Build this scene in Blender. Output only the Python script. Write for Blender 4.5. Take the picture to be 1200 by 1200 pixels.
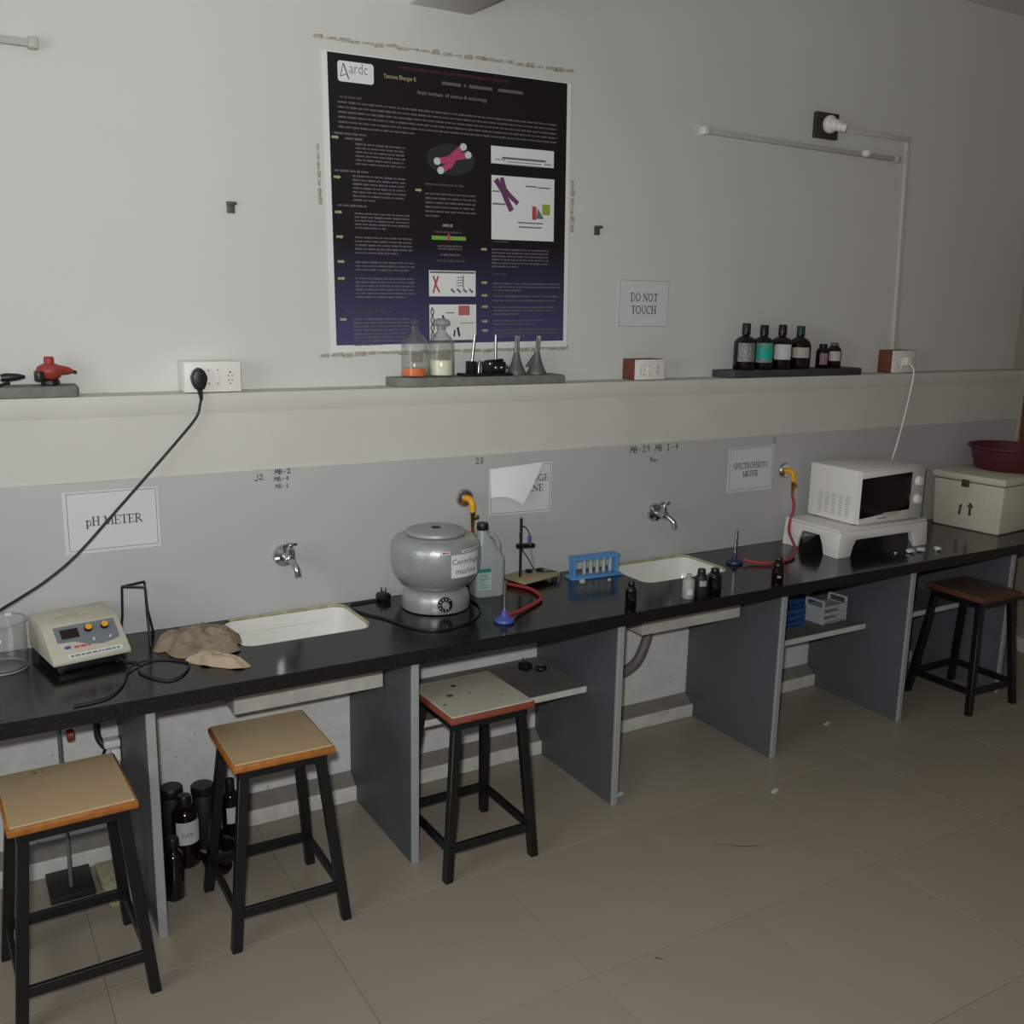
import bpy, bmesh, math, random
from mathutils import Vector, Matrix, noise
from mathutils.geometry import tessellate_polygon
for o in list(bpy.data.objects): bpy.data.objects.remove(o)
SC = bpy.context.scene
COL = SC.collection
PI = math.pi

# ------------------------------------------------------------------ camera
cam_d = bpy.data.cameras.new('camera'); cam = bpy.data.objects.new('camera', cam_d); COL.objects.link(cam)
CAM_POS = Vector((0.0, -3.261, 1.841))
YAW, PITCH, ROLL, FPX = 0.5374, 0.2093, 0.0198, 1151.66
fw = Vector((math.sin(YAW)*math.cos(PITCH), math.cos(YAW)*math.cos(PITCH), -math.sin(PITCH)))
rt = Vector((math.cos(YAW), -math.sin(YAW), 0)); up = rt.cross(fw)
r_ = math.cos(ROLL)*rt + math.sin(ROLL)*up; u_ = -math.sin(ROLL)*rt + math.cos(ROLL)*up
m = Matrix((r_, u_, -fw)).transposed().to_4x4(); m.translation = CAM_POS
cam.matrix_world = m
cam_d.sensor_fit = 'HORIZONTAL'; cam_d.sensor_width = 36; cam_d.lens = 36*FPX/1200; cam_d.clip_start = 0.02
SC.camera = cam

# ------------------------------------------------------------------ world, lights, exposure
W = bpy.data.worlds.new('world'); SC.world = W; W.use_nodes = True
W.node_tree.nodes['Background'].inputs[0].default_value = (0.75, 0.85, 1.0, 1)
W.node_tree.nodes['Background'].inputs[1].default_value = 0.6
def area(name, loc, rot, sx, sy, power, color):
    d = bpy.data.lights.new(name, 'AREA'); d.shape = 'RECTANGLE'; d.size = sx; d.size_y = sy; d.energy = power; d.color = color
    o = bpy.data.objects.new(name, d); o.location = loc; o.rotation_euler = rot; COL.objects.link(o); return o
# soft daylight entering through the window in the left wall
area('window_daylight', (-1.86, -2.05, 1.85), (0, math.radians(-90), 0), 1.3, 1.9, 26, (0.95, 0.98, 1.0))
# the flash fired from the camera
fd = bpy.data.lights.new('camera_flash', 'SPOT'); fd.energy = 196; fd.color = (1.0, 1.0, 0.99); fd.shadow_soft_size = 0.035
fd.spot_size = math.radians(172); fd.spot_blend = 1.0
fo = bpy.data.objects.new('camera_flash', fd); fo.location = CAM_POS + 0.10*u_ - 0.05*r_; COL.objects.link(fo)
fo.rotation_euler = (Vector((3.0, 0, 2.5)) - fo.location).to_track_quat('-Z', 'Y').to_euler()
SC.view_settings.view_transform = 'Standard'; SC.view_settings.look = 'None'
SC.view_settings.gamma = 1; SC.view_settings.use_curve_mapping = False
SC.view_settings.exposure = 0.06

# ------------------------------------------------------------------ materials
def lin(c): c /= 255; return c/12.92 if c <= .04045 else ((c+.055)/1.055)**2.4
def rgb(h): h = h.lstrip('#'); return tuple(lin(int(h[i:i+2], 16)) for i in (0, 2, 4)) + (1,)
MATS = {}
def M(name, hexc, rough=.6, metal=0, var=None, bump=None, spec=.5, coat=0, hex2=None, speck=None, trans=0, alpha=1, sss=0):
    if name in MATS: return MATS[name]
    mt = bpy.data.materials.new(name); mt.use_nodes = True; N = mt.node_tree.nodes; L = mt.node_tree.links
    b = N['Principled BSDF']; b.inputs['Base Color'].default_value = rgb(hexc); b.inputs['Roughness'].default_value = rough
    b.inputs['Metallic'].default_value = metal; b.inputs['Specular IOR Level'].default_value = spec; b.inputs['Coat Weight'].default_value = coat
    b.inputs['Transmission Weight'].default_value = trans; b.inputs['Alpha'].default_value = alpha
    if sss: b.inputs['Subsurface Weight'].default_value = sss; b.inputs['Subsurface Scale'].default_value = .02
    tc = N.new('ShaderNodeTexCoord')
    if var:
        sc, amt = var; n = N.new('ShaderNodeTexNoise'); n.inputs['Scale'].default_value = sc; n.inputs['Detail'].default_value = 5; n.inputs['Roughness'].default_value = .6
        L.new(tc.outputs['Object'], n.inputs['Vector'])
        rp = N.new('ShaderNodeValToRGB'); rp.color_ramp.elements[0].position = .35; rp.color_ramp.elements[1].position = .68
        c = rgb(hexc); rp.color_ramp.elements[1].color = c
        rp.color_ramp.elements[0].color = rgb(hex2) if hex2 else tuple(v*(1-amt) for v in c[:3])+(1,)
        L.new(n.outputs['Fac'], rp.inputs['Fac']); src = rp.outputs['Color']
        if speck:
            ss, th, hc = speck; n2 = N.new('ShaderNodeTexNoise'); n2.inputs['Scale'].default_value = ss; n2.inputs['Detail'].default_value = 2
            L.new(tc.outputs['Object'], n2.inputs['Vector']); r2 = N.new('ShaderNodeValToRGB')
            r2.color_ramp.elements[0].position = th; r2.color_ramp.elements[1].position = th+.05
            r2.color_ramp.elements[0].color = (0, 0, 0, 1); r2.color_ramp.elements[1].color = (1, 1, 1, 1)
            mx = N.new('ShaderNodeMix'); mx.data_type = 'RGBA'; L.new(n2.outputs['Fac'], r2.inputs['Fac']); L.new(r2.outputs['Color'], mx.inputs['Factor'])
            L.new(src, mx.inputs['A']); mx.inputs['B'].default_value = rgb(hc); src = mx.outputs['Result']
        L.new(src, b.inputs['Base Color'])
    if bump:
        sc, st = bump; n = N.new('ShaderNodeTexNoise'); n.inputs['Scale'].default_value = sc; n.inputs['Detail'].default_value = 6
        L.new(tc.outputs['Object'], n.inputs['Vector']); bp = N.new('ShaderNodeBump'); bp.inputs['Strength'].default_value = st; bp.inputs['Distance'].default_value = .01
        L.new(n.outputs['Fac'], bp.inputs['Height']); L.new(bp.outputs['Normal'], b.inputs['Normal'])
    MATS[name] = mt; return mt
def glass(name, tint='#FCFDFC', refl=1.35, rough=.03, haze=0.03):
    mt = bpy.data.materials.new(name); mt.use_nodes = True; N = mt.node_tree.nodes; L = mt.node_tree.links
    N.remove(N['Principled BSDF']); out = N['Material Output']
    t = N.new('ShaderNodeBsdfTransparent'); t.inputs[0].default_value = rgb(tint)
    g = N.new('ShaderNodeBsdfGlossy'); g.inputs['Roughness'].default_value = rough
    d = N.new('ShaderNodeBsdfDiffuse'); d.inputs[0].default_value = rgb('#DDE2E2')
    lw_ = N.new('ShaderNodeLayerWeight'); lw_.inputs[0].default_value = .5; pw = N.new('ShaderNodeMath'); pw.operation = 'POWER'; pw.inputs[1].default_value = 2.6
    f = N.new('ShaderNodeMath'); f.operation = 'MULTIPLY_ADD'; f.inputs[1].default_value = .6; f.inputs[2].default_value = .025*refl
    L.new(lw_.outputs['Facing'], pw.inputs[0]); L.new(pw.outputs[0], f.inputs[0])
    a = N.new('ShaderNodeMixShader'); a.inputs[0].default_value = haze; L.new(t.outputs[0], a.inputs[1]); L.new(d.outputs[0], a.inputs[2])
    x = N.new('ShaderNodeMixShader'); L.new(f.outputs[0], x.inputs[0]); L.new(a.outputs[0], x.inputs[1]); L.new(g.outputs[0], x.inputs[2])
    L.new(x.outputs[0], out.inputs[0]); MATS[name] = mt; return mt
wall_white = M('wall_white', '#D3D4CF', .8, var=(1.6, .04), bump=(30, .06))
wall_cream = M('wall_cream', '#D0D0C8', .75, var=(3.0, .07), bump=(25, .06))
wall_dado = M('wall_dado', '#BCBCBB', .5, var=(2.0, .05), bump=(18, .03))
wall_low = M('wall_low', '#E2E2DE', .8, var=(9.0, .14), bump=(25, .2), speck=(55, .70, '#6F6B64'))
plinth_white = M('plinth_white', '#DEDDD6', .7, var=(14, .25), bump=(40, .2))
plinth_dust = M('plinth_dust', '#85837A', .9, var=(12, .2), bump=(60, .3))
granite = M('granite', '#161718', .16, var=(60, .5), speck=(260, .66, '#45474A'), spec=.5, coat=0, bump=(4, .015))
granite_edge = M('granite_edge', '#141516', .35, var=(60, .5), speck=(190, .60, '#2C2E30'), bump=(120, .25))
panel_face = M('panel_face', '#5A5E61', .5, var=(2.5, .16), bump=(14, .08))
panel_edge = M('panel_edge', '#9AA0A1', .55, var=(20, .12), bump=(30, .1))
tile_mat = M('tile', '#9E9385', .32, var=(1.3, .09), spec=.4)
grout = M('grout', '#857C70', .9)
ceil_mat = M('ceiling_paint', '#CFCFC9', .9, var=(1, .03))
laminate = M('laminate', '#B9A27E', .42, var=(7, .08))
laminate_pale = M('laminate_pale', '#B9B6A6', .42, var=(6, .12))
laminate_dark = M('laminate_dark', '#6C5346', .5, var=(6, .12))
edge_orange = M('edge_orange', '#B4702F', .45, var=(40, .35))
edge_red = M('edge_red', '#8F4A38', .5, var=(30, .25))
steel_black = M('steel_black', '#15161A', .38, metal=.0, var=(30, .3))
black_plastic = M('black_plastic', '#17181A', .4)
black_soft = M('black_soft', '#1E1F22', .55)
dark_glass = M('dark_glass', '#0B0A0A', .08, spec=.6, coat=.3)
amber_glass = M('amber_glass', '#170D0A', .10, spec=.6)
chrome = M('chrome', '#C6C8CA', .14, metal=1)
steel = M('steel', '#A9ABAD', .3, metal=1)
brass = M('brass', '#A98A4A', .35, metal=1)
white_plastic = M('white_plastic', '#E8E7E1', .45)
offwhite = M('offwhite_plastic', '#BFBBAB', .5, var=(12, .06))
ceramic = M('ceramic', '#E6E6E1', .18, coat=.4, var=(8, .05))
sealant = M('sealant', '#B9B48F', .7, var=(40, .4))
paper = M('paper', '#D4D6D4', .85)
paper_gloss = M('paper_gloss', '#E6E8E6', .35, spec=.4)
ink = M('ink', '#4A4A4D', .8)
ink_line = M('ink_line', '#6D6E70', .8)
ink_blue = M('ink_blue', '#343F5E', .8)
hammer_silver = M('hammered_silver', '#A6ABA9', .32, metal=.35, var=(90, .1), bump=(160, .12), coat=.3)
grey_slate = M('slate', '#82827C', .7, var=(18, .25), bump=(45, .4), speck=(70, .72, '#B4B4AC'))
dark_slate = M('dark_slate', '#46464A', .6, var=(18, .3), bump=(45, .4))
wood_red = M('wood_red', '#7C4430', .6, var=(25, .35))
wood_tan = M('wood_tan', '#A79A7C', .7, var=(14, .2))
red_rubber = M('red_rubber', '#A8393B', .5)
yellow_paint = M('yellow_paint', '#E8A51E', .4)
blue_plastic = M('blue_plastic', '#5A93CC', .4)
navy_plastic = M('navy_plastic', '#2C5590', .45)
burner_blue = M('burner_blue', '#4A55A0', .4)
maroon = M('maroon_plastic', '#5A232C', .45)
styrene = M('expanded_styrene', '#D6D3BF', .8, var=(20, .08), bump=(150, .25))
cloth_mat = M('brown_cloth', '#94826F', .95, var=(20, .22), bump=(200, .4))
cloth_pale = M('pale_cloth', '#B7A58B', .95, var=(20, .22), bump=(200, .4))
clear = glass('clear_glass')
acrylic = glass('milky_plastic', '#D7DEDE', 1.4, .2, .55)

# ------------------------------------------------------------------ geometry helpers
class G:
    def __init__(s): s.v = []; s.f = []; s.m = []; s.cm = 0
    def mat(s, i): s.cm = i; return s
    def add(s, vs, fs, mx=None):
        b = len(s.v); s.v += [tuple((mx @ Vector(p)) if mx else p) for p in vs]
        s.f += [tuple(b+i for i in f) for f in fs]; s.m += [s.cm]*len(fs); return s
    def box(s, x0, x1, y0, y1, z0, z1, mx=None):
        return s.add([(x0,y0,z0),(x1,y0,z0),(x1,y1,z0),(x0,y1,z0),(x0,y0,z1),(x1,y0,z1),(x1,y1,z1),(x0,y1,z1)],
                     [(3,2,1,0),(4,5,6,7),(0,1,5,4),(1,2,6,5),(2,3,7,6),(3,0,4,7)], mx)
    def hexa(s, lo, hi):   # two quads (counter-clockwise from above): bottom, top
        return s.add(list(lo)+list(hi), [(3,2,1,0),(4,5,6,7),(0,1,5,4),(1,2,6,5),(2,3,7,6),(3,0,4,7)])
    def prism(s, poly, h0, h1, axis='z'):
        n = len(poly)
        def P(a, b, h): return (a,b,h) if axis == 'z' else ((a,h,b) if axis == 'y' else (h,a,b))
        vs = [P(a,b,h0) for a,b in poly]+[P(a,b,h1) for a,b in poly]
        fs = [tuple(range(n-1,-1,-1)), tuple(range(n,2*n))]+[(i,(i+1)%n,n+(i+1)%n,n+i) for i in range(n)]
        return s.add(vs, fs)
    def lathe(s, prof, seg=28, mx=None, cap=True):
        vs = []; fs = []; n = len(prof)
        for r, z in prof:
            for k in range(seg): a = 2*PI*k/seg; vs.append((r*math.cos(a), r*math.sin(a), z))
        for i in range(n-1):
            for k in range(seg): k2 = (k+1)%seg; fs.append((i*seg+k, i*seg+k2, (i+1)*seg+k2, (i+1)*seg+k))
        if cap:
            if prof[0][0] > 1e-6: fs.append(tuple(range(seg-1,-1,-1)))
            if prof[-1][0] > 1e-6: fs.append(tuple((n-1)*seg+k for k in range(seg)))
        return s.add(vs, fs, mx)
    def tube(s, pts, r, seg=8, smooth=0):
        pts = [Vector(p) for p in pts]
        if smooth: pts = spline(pts, smooth)
        n = len(pts); vs = []; fs = []; nrm = None
        for i, p in enumerate(pts):
            t = (pts[min(i+1,n-1)]-pts[max(i-1,0)]).normalized()
            if nrm is None:
                nrm = t.cross(Vector((0,0,1)))
                if nrm.length < .05: nrm = t.cross(Vector((0,1,0)))
            nrm = (nrm - t*nrm.dot(t)).normalized(); bn = t.cross(nrm)
            rr = r[i] if isinstance(r, (list, tuple)) else r
            for k in range(seg): a = 2*PI*k/seg; vs.append(tuple(p+nrm*(rr*math.cos(a))+bn*(rr*math.sin(a))))
        for i in range(n-1):
            for k in range(seg): k2 = (k+1)%seg; fs.append((i*seg+k, i*seg+k2, (i+1)*seg+k2, (i+1)*seg+k))
        fs += [tuple(range(seg-1,-1,-1)), tuple((n-1)*seg+k for k in range(seg))]
        return s.add(vs, fs)
    def bar(s, a, b, w, h=None):   # square bar between two points
        a, b = Vector(a), Vector(b); t = (b-a).normalized(); h = h or w
        x = t.cross(Vector((0,0,1)));  x = Vector((1,0,0)) if x.length < .3 else x.normalized()
        x = (x-t*x.dot(t)).normalized(); y = t.cross(x)
        q = [(-1,-1),(1,-1),(1,1),(-1,1)]
        vs = [tuple(p+x*(i*w/2)+y*(j*h/2)) for p in (a,b) for i,j in q]
        return s.add(vs, [(3,2,1,0),(4,5,6,7),(0,1,5,4),(1,2,6,5),(2,3,7,6),(3,0,4,7)])
    def build(s, name, mats, parent=None, loc=(0,0,0), rot=(0,0,0), bevel=0, smooth=None, seg=2, label=None, stuff=False):
        me = bpy.data.meshes.new(name); me.from_pydata(s.v, [], s.f)
        mats = mats if isinstance(mats, (list, tuple)) else [mats]
        for mt in mats: me.materials.append(mt)
        me.polygons.foreach_set('material_index', s.m)
        bm = bmesh.new(); bm.from_mesh(me); bmesh.ops.recalc_face_normals(bm, faces=bm.faces)
        if bevel:
            ed = [e for e in bm.edges if len(e.link_faces) == 2 and e.calc_face_angle(0) > .5]
            bmesh.ops.bevel(bm, geom=ed, offset=bevel, segments=seg, affect='EDGES', profile=.5, clamp_overlap=True)
        bm.to_mesh(me); bm.free()
        if smooth is not None or bevel:
            me.polygons.foreach_set('use_smooth', [True]*len(me.polygons)); me.set_sharp_from_angle(angle=math.radians(smooth or 35))
        o = bpy.data.objects.new(name, me); COL.objects.link(o); o.location = loc; o.rotation_euler = rot
        if parent: o.parent = parent
        if label: o['label'] = label
        if stuff: o['kind'] = 'stuff'
        return o
def spline(P, k):
    out = []; n = len(P)
    for i in range(n-1):
        p0, p1, p2, p3 = P[max(i-1,0)], P[i], P[i+1], P[min(i+2,n-1)]
        for j in range(k):
            t = j/k; out.append(.5*((2*p1)+(p2-p0)*t+(2*p0-5*p1+4*p2-p3)*t*t+(3*p1-p0-3*p2+p3)*t**3))
    return out+[P[-1]]
def thing(name, label, cat, loc=(0,0,0), rotz=0, group=None, rot=None):
    o = bpy.data.objects.new(name, None); COL.objects.link(o); o.location = loc; o.rotation_euler = rot or (0,0,rotz)
    o.empty_display_size = .05; o['label'] = label; o['category'] = cat
    if group: o['group'] = group
    return o
def tag(o, label, cat, group=None):
    o['label'] = label; o['category'] = cat
    if group: o['group'] = group
    return o
def struct(o): o['kind'] = 'structure'; return o
def rot(a, axis='Z', loc=(0,0,0)): return Matrix.Translation(loc) @ Matrix.Rotation(a, 4, axis)
def rrect(x0, x1, y0, y1, r, n=5):
    p = []
    for cx, cy, a in ((x1-r,y1-r,0),(x0+r,y1-r,PI/2),(x0+r,y0+r,PI),(x1-r,y0+r,1.5*PI)):
        p += [(cx+r*math.cos(a+PI/2*k/n), cy+r*math.sin(a+PI/2*k/n)) for k in range(n+1)]
    return p
# flat drawing on a vertical sheet facing -Y (u = X, v = Z)
class Flat(G):
    def __init__(s, y=0): super().__init__(); s.y = y
    def poly(s, pts): s.y -= 1.5e-6; return s.add([(a, s.y, b) for a, b in pts], [tuple(range(len(pts)))])
    def rect(s, x0, z0, x1, z1): return s.poly([(x0,z0),(x1,z0),(x1,z1),(x0,z1)])
    def stroke(s, pts, w):
        for (a, b), (c, d) in zip(pts, pts[1:]):
            L = math.hypot(c-a, d-b) or 1e-6; ux, uz = (c-a)/L, (d-b)/L; nx, nz = -uz*w/2, ux*w/2; e = w*.3
            a2, b2, c2, d2 = a-ux*e, b-uz*e, c+ux*e, d+uz*e
            s.poly([(a2+nx,b2+nz),(a2-nx,b2-nz),(c2-nx,d2-nz),(c2+nx,d2+nz)])
        return s
    def border(s, x0, z0, x1, z1, w): return s.stroke([(x0,z0),(x1,z0),(x1,z1),(x0,z1),(x0,z0)], w)
def arc(cx, cz, rx, rz, a0, a1, n=10):
    return [(cx+rx*math.cos(math.radians(a0+(a1-a0)*k/n)), cz+rz*math.sin(math.radians(a0+(a1-a0)*k/n))) for k in range(n+1)]
TK, TN = .16, .07
def sf(x, z, w=.34): return ([(x-w/2,z),(x+w/2,z)], TN)
def st(x, z0=0, z1=1, w=TK, s0=True, s1=True): return [([(x,z0),(x,z1)], w)]+([sf(x,z0+.03)] if s0 else [])+([sf(x,z1-.03)] if s1 else [])
GL = {
 'H': (.98, st(.2)+st(.78)+[([(.2,.5),(.78,.5)],TN)]), 'I': (.45, st(.22)),
 'M': (1.2, st(.17,w=TN)+st(1.0)+[([(.17,.97),(.56,.05)],TK),([(.56,.05),(.98,.97)],TN)]),
 'N': (1.0, st(.17,w=TN,s1=False)+st(.82,w=TN,s0=False)+[([(.12,.97),(.82,.05)],TK)]),
 'E': (.8, st(.2)+[([(.2,.97),(.7,.97),(.7,.78)],TN),([(.2,.03),(.72,.03),(.72,.24)],TN),([(.2,.5),(.55,.5)],TN),([(.55,.4),(.55,.6)],TN)]),
 'F': (.75, st(.2)+[([(.2,.97),(.68,.97),(.68,.78)],TN),([(.2,.5),(.55,.5)],TN),([(.55,.4),(.55,.6)],TN)]),
 'T': (.85, st(.42,s1=False)+[([(.05,.78),(.05,.97),(.79,.97),(.79,.78)],TN)]),
 'R': (.95, st(.2)+[([(.2,.97)]+arc(.45,.73,.22,.24,90,-90)+[(.2,.49)],.1),([(.42,.49),(.85,.03)],TK)]),
 'P': (.8, st(.2)+[([(.2,.97)]+arc(.45,.72,.22,.25,90,-90)+[(.2,.47)],.1)]),
 'D': (.95, st(.2)+[([(.2,.97)]+arc(.42,.5,.4,.47,90,-90,14)+[(.2,.03)],.1)]),
 'A': (.95, [([(.12,.03),(.47,.97)],TN),([(.47,.97),(.84,.03)],TK),([(.22,.36),(.72,.36)],TN),sf(.12,.03,.26),sf(.84,.03,.26)]),
 'O': (1.0, [(arc(.48,.5,.38,.47,0,360,20),.12)]), 'C': (.88, [(arc(.48,.5,.38,.47,45,315,16),.12),([(.78,.98),(.78,.72)],TN)]),
 'G': (1.0, [(arc(.48,.5,.38,.47,45,330,16),.12)]+st(.8,0,.45,s0=False)+[]), 'U': (.95, [([(.2,.97),(.2,.3)]+arc(.47,.3,.27,.27,180,360)+[(.74,.97)],.11),sf(.2,.97),sf(.74,.97,.28)]),
 'S': (.72, [(arc(.36,.73,.24,.23,40,270,10)+arc(.36,.27,.26,.24,90,-140,10),.12)]),
 'p': (.72, st(.18,-.3,.62)+[(arc(.4,.32,.22,.3,150,-150,12),.1)]), ' ': (.4, []),
}
def serif(fl, text, x, z, h, wid=None):
    tot = sum(GL[c][0] for c in text); k = (wid/tot) if wid else h*.85
    for c in text:
        adv, ss = GL[c]
        for pts, w in ss: fl.stroke([(x+a*k, z+b*h) for a, b in pts], w*(h+k)/2)
        x += adv*k
def font_mesh(text, size):
    cu = bpy.data.curves.new('t', 'FONT'); cu.body = text; cu.size = size; cu.resolution_u = 2
    ob = bpy.data.objects.new('t', cu); me = bpy.data.meshes.new_from_object(ob)
    vs = [tuple(v.co) for v in me.vertices]; fs = [tuple(p.vertices) for p in me.polygons]
    bpy.data.objects.remove(ob); bpy.data.curves.remove(cu); bpy.data.meshes.remove(me); return vs, fs
def printed(g, text, size, fn):   # built-in lettering mapped through fn(u, v) -> xyz
    vs, fs = font_mesh(text, size)
    if fs: g.add([fn(a, b) for a, b, c in vs], fs)
    return g
def font_w(text, size): return max(v[0] for v in font_mesh(text, size)[0])
# ================================================================== the room
XL, XR, YF, YU, ZCEIL = -1.8, 5.29, -5.2, .12, 3.33
ZT, YC, TC = .76, -.579, .0455
floor = struct(G().box(XL, XR, YF, 0, -.06, -.004).build('floor', grout))
GX = [XL]+[.868+.594*k for k in range(-4, 8) if XL+.02 < .868+.594*k < XR-.02]+[XR]
GY = [YF]+[-1.305+.594*k for k in range(-6, 3) if YF+.02 < -1.305+.594*k < -.02]+[0]
tcache = {}
for i in range(len(GX)-1):
    for j in range(len(GY)-1):
        w, d = round(GX[i+1]-GX[i]-.0016, 4), round(GY[j+1]-GY[j]-.0016, 4)
        if (w, d) not in tcache:
            o = G().box(-w/2, w/2, -d/2, d/2, -.008, 0).build('floor_tile', tile_mat, floor, bevel=.0006, seg=1); tcache[(w, d)] = o
        else:
            o = tcache[(w, d)].copy(); COL.objects.link(o)
        o.location = ((GX[i]+GX[i+1])/2, (GY[j]+GY[j+1])/2, 0)
def scuff(pts, w, mt):
    g = G(); n = len(pts); vs = []
    for i, (x, y) in enumerate(pts): q = w*math.sin(PI*(i+.4)/(n-.2)); vs += [(x-q*.3, y+q, .0006), (x+q*.3, y-q, .0006)]
    g.add(vs, [(2*i, 2*i+1, 2*i+3, 2*i+2) for i in range(n-1)]).build('scuff_mark', mt, floor)
scuff([(2.226, -.945), (2.265, -.965), (2.29, -.995), (2.33, -1.015), (2.375, -1.04)], .004, M('scuff_red', '#6E4438', .6))
scuff([(1.66, -1.33), (1.67, -1.335), (1.68, -1.345)], .006, M('scuff_brown', '#5A4A3C', .6)); scuff([(2.62, -1.52), (2.625, -1.525), (2.63, -1.53)], .005, M('scuff_brown', ''))
ceil = struct(G().box(XL, XR, YF, YU+.1, ZCEIL, ZCEIL+.1).build('ceiling', ceil_mat))
beam = struct(G().box(1.56, 1.80, YF, YU, 2.85, ZCEIL).build('trim_1', ceil_mat, bevel=.004))
wb = struct(G().box(XL, XR, YU, YU+.1, 1.5, ZCEIL).box(XL, XR, 0, YU+.1, 0, 1.52).build('wall_back', [wall_white]))
G().box(XL, XR, -.003, .02, .03, ZT-.02).build('lower_plaster', wall_low, wb)
G().box(XL, XR, -.005, .02, ZT, 1.272).build('dado', wall_dado, wb, bevel=.002, seg=1)
G().box(XL, XR, -.003, .02, 1.272, 1.50).build('cream_band', wall_cream, wb)
# uneven scraped paint edge where the band meets the dado
random.seed(4); g = G(); x = XL
while x < XR:
    L = random.uniform(.05, .3); h = random.uniform(.002, .006)
    g.box(x, min(x+L, XR), -.0065, .001, 1.272-h*.4, 1.272+h); x += L
g.build('paint_edge', wall_cream, wb, bevel=.001, seg=1)
led = G().prism([(-.0035, 1.470), (-.008, 1.485), (-.010, 1.505), (-.010, 1.531), (-.007, 1.535), (YU, 1.535), (YU, 1.470)], XL, XR, 'x').build('ledge', wall_cream, wb, smooth=40)
pl = struct(G().mat(0).prism([(-.055, 0), (-.055, .055), (0, .1), (0, 0)], XL, XR, 'x').build('baseboard_back', [plinth_dust]))
G().box(XL, XR, -.062, -.050, 0, .058).build('plinth_face', plinth_white, pl, bevel=.003, seg=1)
# left wall, outside the view, with the window that lights the room
struct(G().box(XL-.12, XL, YF, -3.05, 0, ZCEIL).box(XL-.12, XL, -1.05, YU, 0, ZCEIL).box(XL-.12, XL, -3.05, -1.05, 0, 1.15).box(XL-.12, XL, -3.05, -1.05, 2.55, ZCEIL).build('wall_left', wall_white))
w1 = struct(G().box(XL-.1, XL-.02, -3.05, -3.0, 1.15, 2.55).box(XL-.1, XL-.02, -1.1, -1.05, 1.15, 2.55).box(XL-.1, XL-.02, -3.0, -1.1, 1.15, 1.2).box(XL-.1, XL-.02, -3.0, -1.1, 2.5, 2.55).build('window_1', wood_red))
G().box(XL-.05, XL-.02, -2.07, -2.03, 1.2, 2.5).build('mullion', wood_red, w1)
struct(G().box(XL, XR, YF-.12, YF, 0, ZCEIL).build('wall_front', wall_white))
# right wall with a wooden window frame close to the corner
wr = struct(G().box(XR, XR+.12, YF, YU, 0, ZCEIL).build('wall_right', M('wall_tan', '#988E7F', .8, var=(2, .06))))
G().box(5.11, XR+.01, YF, -.06, 0, .075).build('skirting', plinth_white, wr)
w2 = struct(G().box(5.205, XR+.02, -.11, -.022, 1.10, 2.3).box(5.205, XR+.02, -1.25, -1.16, 1.10, 2.3).box(5.205, XR+.02, -1.16, -.11, 2.22, 2.3).box(5.205, XR+.02, -1.16, -.11, 1.10, 1.17).build('window_2', wood_red, bevel=.003))
G().box(XR-.03, XR+.01, -1.16, -.11, 1.17, 2.22).build('shutter', wood_red, w2)
G().box(5.195, XR+.01, -.0215, -.0055, 1.08, 2.32).build('architrave', M('architrave', '#A59A88', .6), w2)

# wall scribbles in marker pen
def scribble(name, strokes, mat_, w=.0028, y=-.0062):
    f = Flat(y)
    for s in strokes: f.stroke(s, w)
    return f.build(name, mat_, wb)
def hand(ch, x, z, h):
    D = {'M': [[(0,0),(.1,1),(.35,.35),(.6,1),(.7,0)]], 'B': [[(0,0),(.05,1),(.4,.9),(.4,.6),(.05,.5),(.5,.4),(.45,.05),(0,0)]], '-': [[(0,.45),(.4,.5)]],
         '2': [[(0,.75),(.2,1),(.45,.8),(.35,.45),(0,.05),(.65,.08)]], '4': [[(.4,0),(.42,1),(0,.4),(.55,.42)]], '6': [[(.4,1),(.1,.5),(.1,.1),(.4,.05),(.4,.4),(.12,.4)]],
         'J': [[(.5,1),(.5,.1),(.25,-.15),(0,.1)]], '9': [[(.45,.6),(.1,.6),(.1,.95),(.45,.95),(.45,0)]], 'I': [[(.2,0),(.2,1)],[(0,0),(.4,0)],[(0,1),(.4,1)]],
         '0': [[(.2,0),(0,.4),(.2,1),(.45,.6),(.2,0)]], '7': [[(0,.95),(.45,.95),(.15,0)]], 'N': [[(0,0),(.05,1),(.5,0),(.55,1)]], 'a': [[(.4,.5),(.1,.5),(.1,.1),(.4,.1),(.4,.5),(.45,0)]], 'r': [[(0,0),(0,.5),(.1,.4),(.3,.5)]], ' ': []}
    out = []
    for c in ch:
        for s in D[c]: out.append([(x+a*h, z+b*h) for a, b in s])
        x += h*.85
    return out
scribble('marker_writing', hand('J2', .925, 1.238, .02), ink)
scribble('marker_writing', hand('MB-2', .995, 1.254, .017), ink_blue)
scribble('marker_writing', hand('MB-4', .992, 1.229, .016), ink_blue, .0022)
scribble('marker_writing', hand('MB-6', .995, 1.204, .015), ink, .0018)
scribble('marker_writing', hand('20', 1.775, 1.238, .024), ink)
scribble('marker_writing', hand('MB-29 MB I-4', 2.51, 1.237, .026), ink, .0034)
scribble('marker_writing', hand('Nar', 2.62, 1.192, .02), ink)
scribble('marker_writing', hand('2', 3.335, 1.237, .022), ink)

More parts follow.
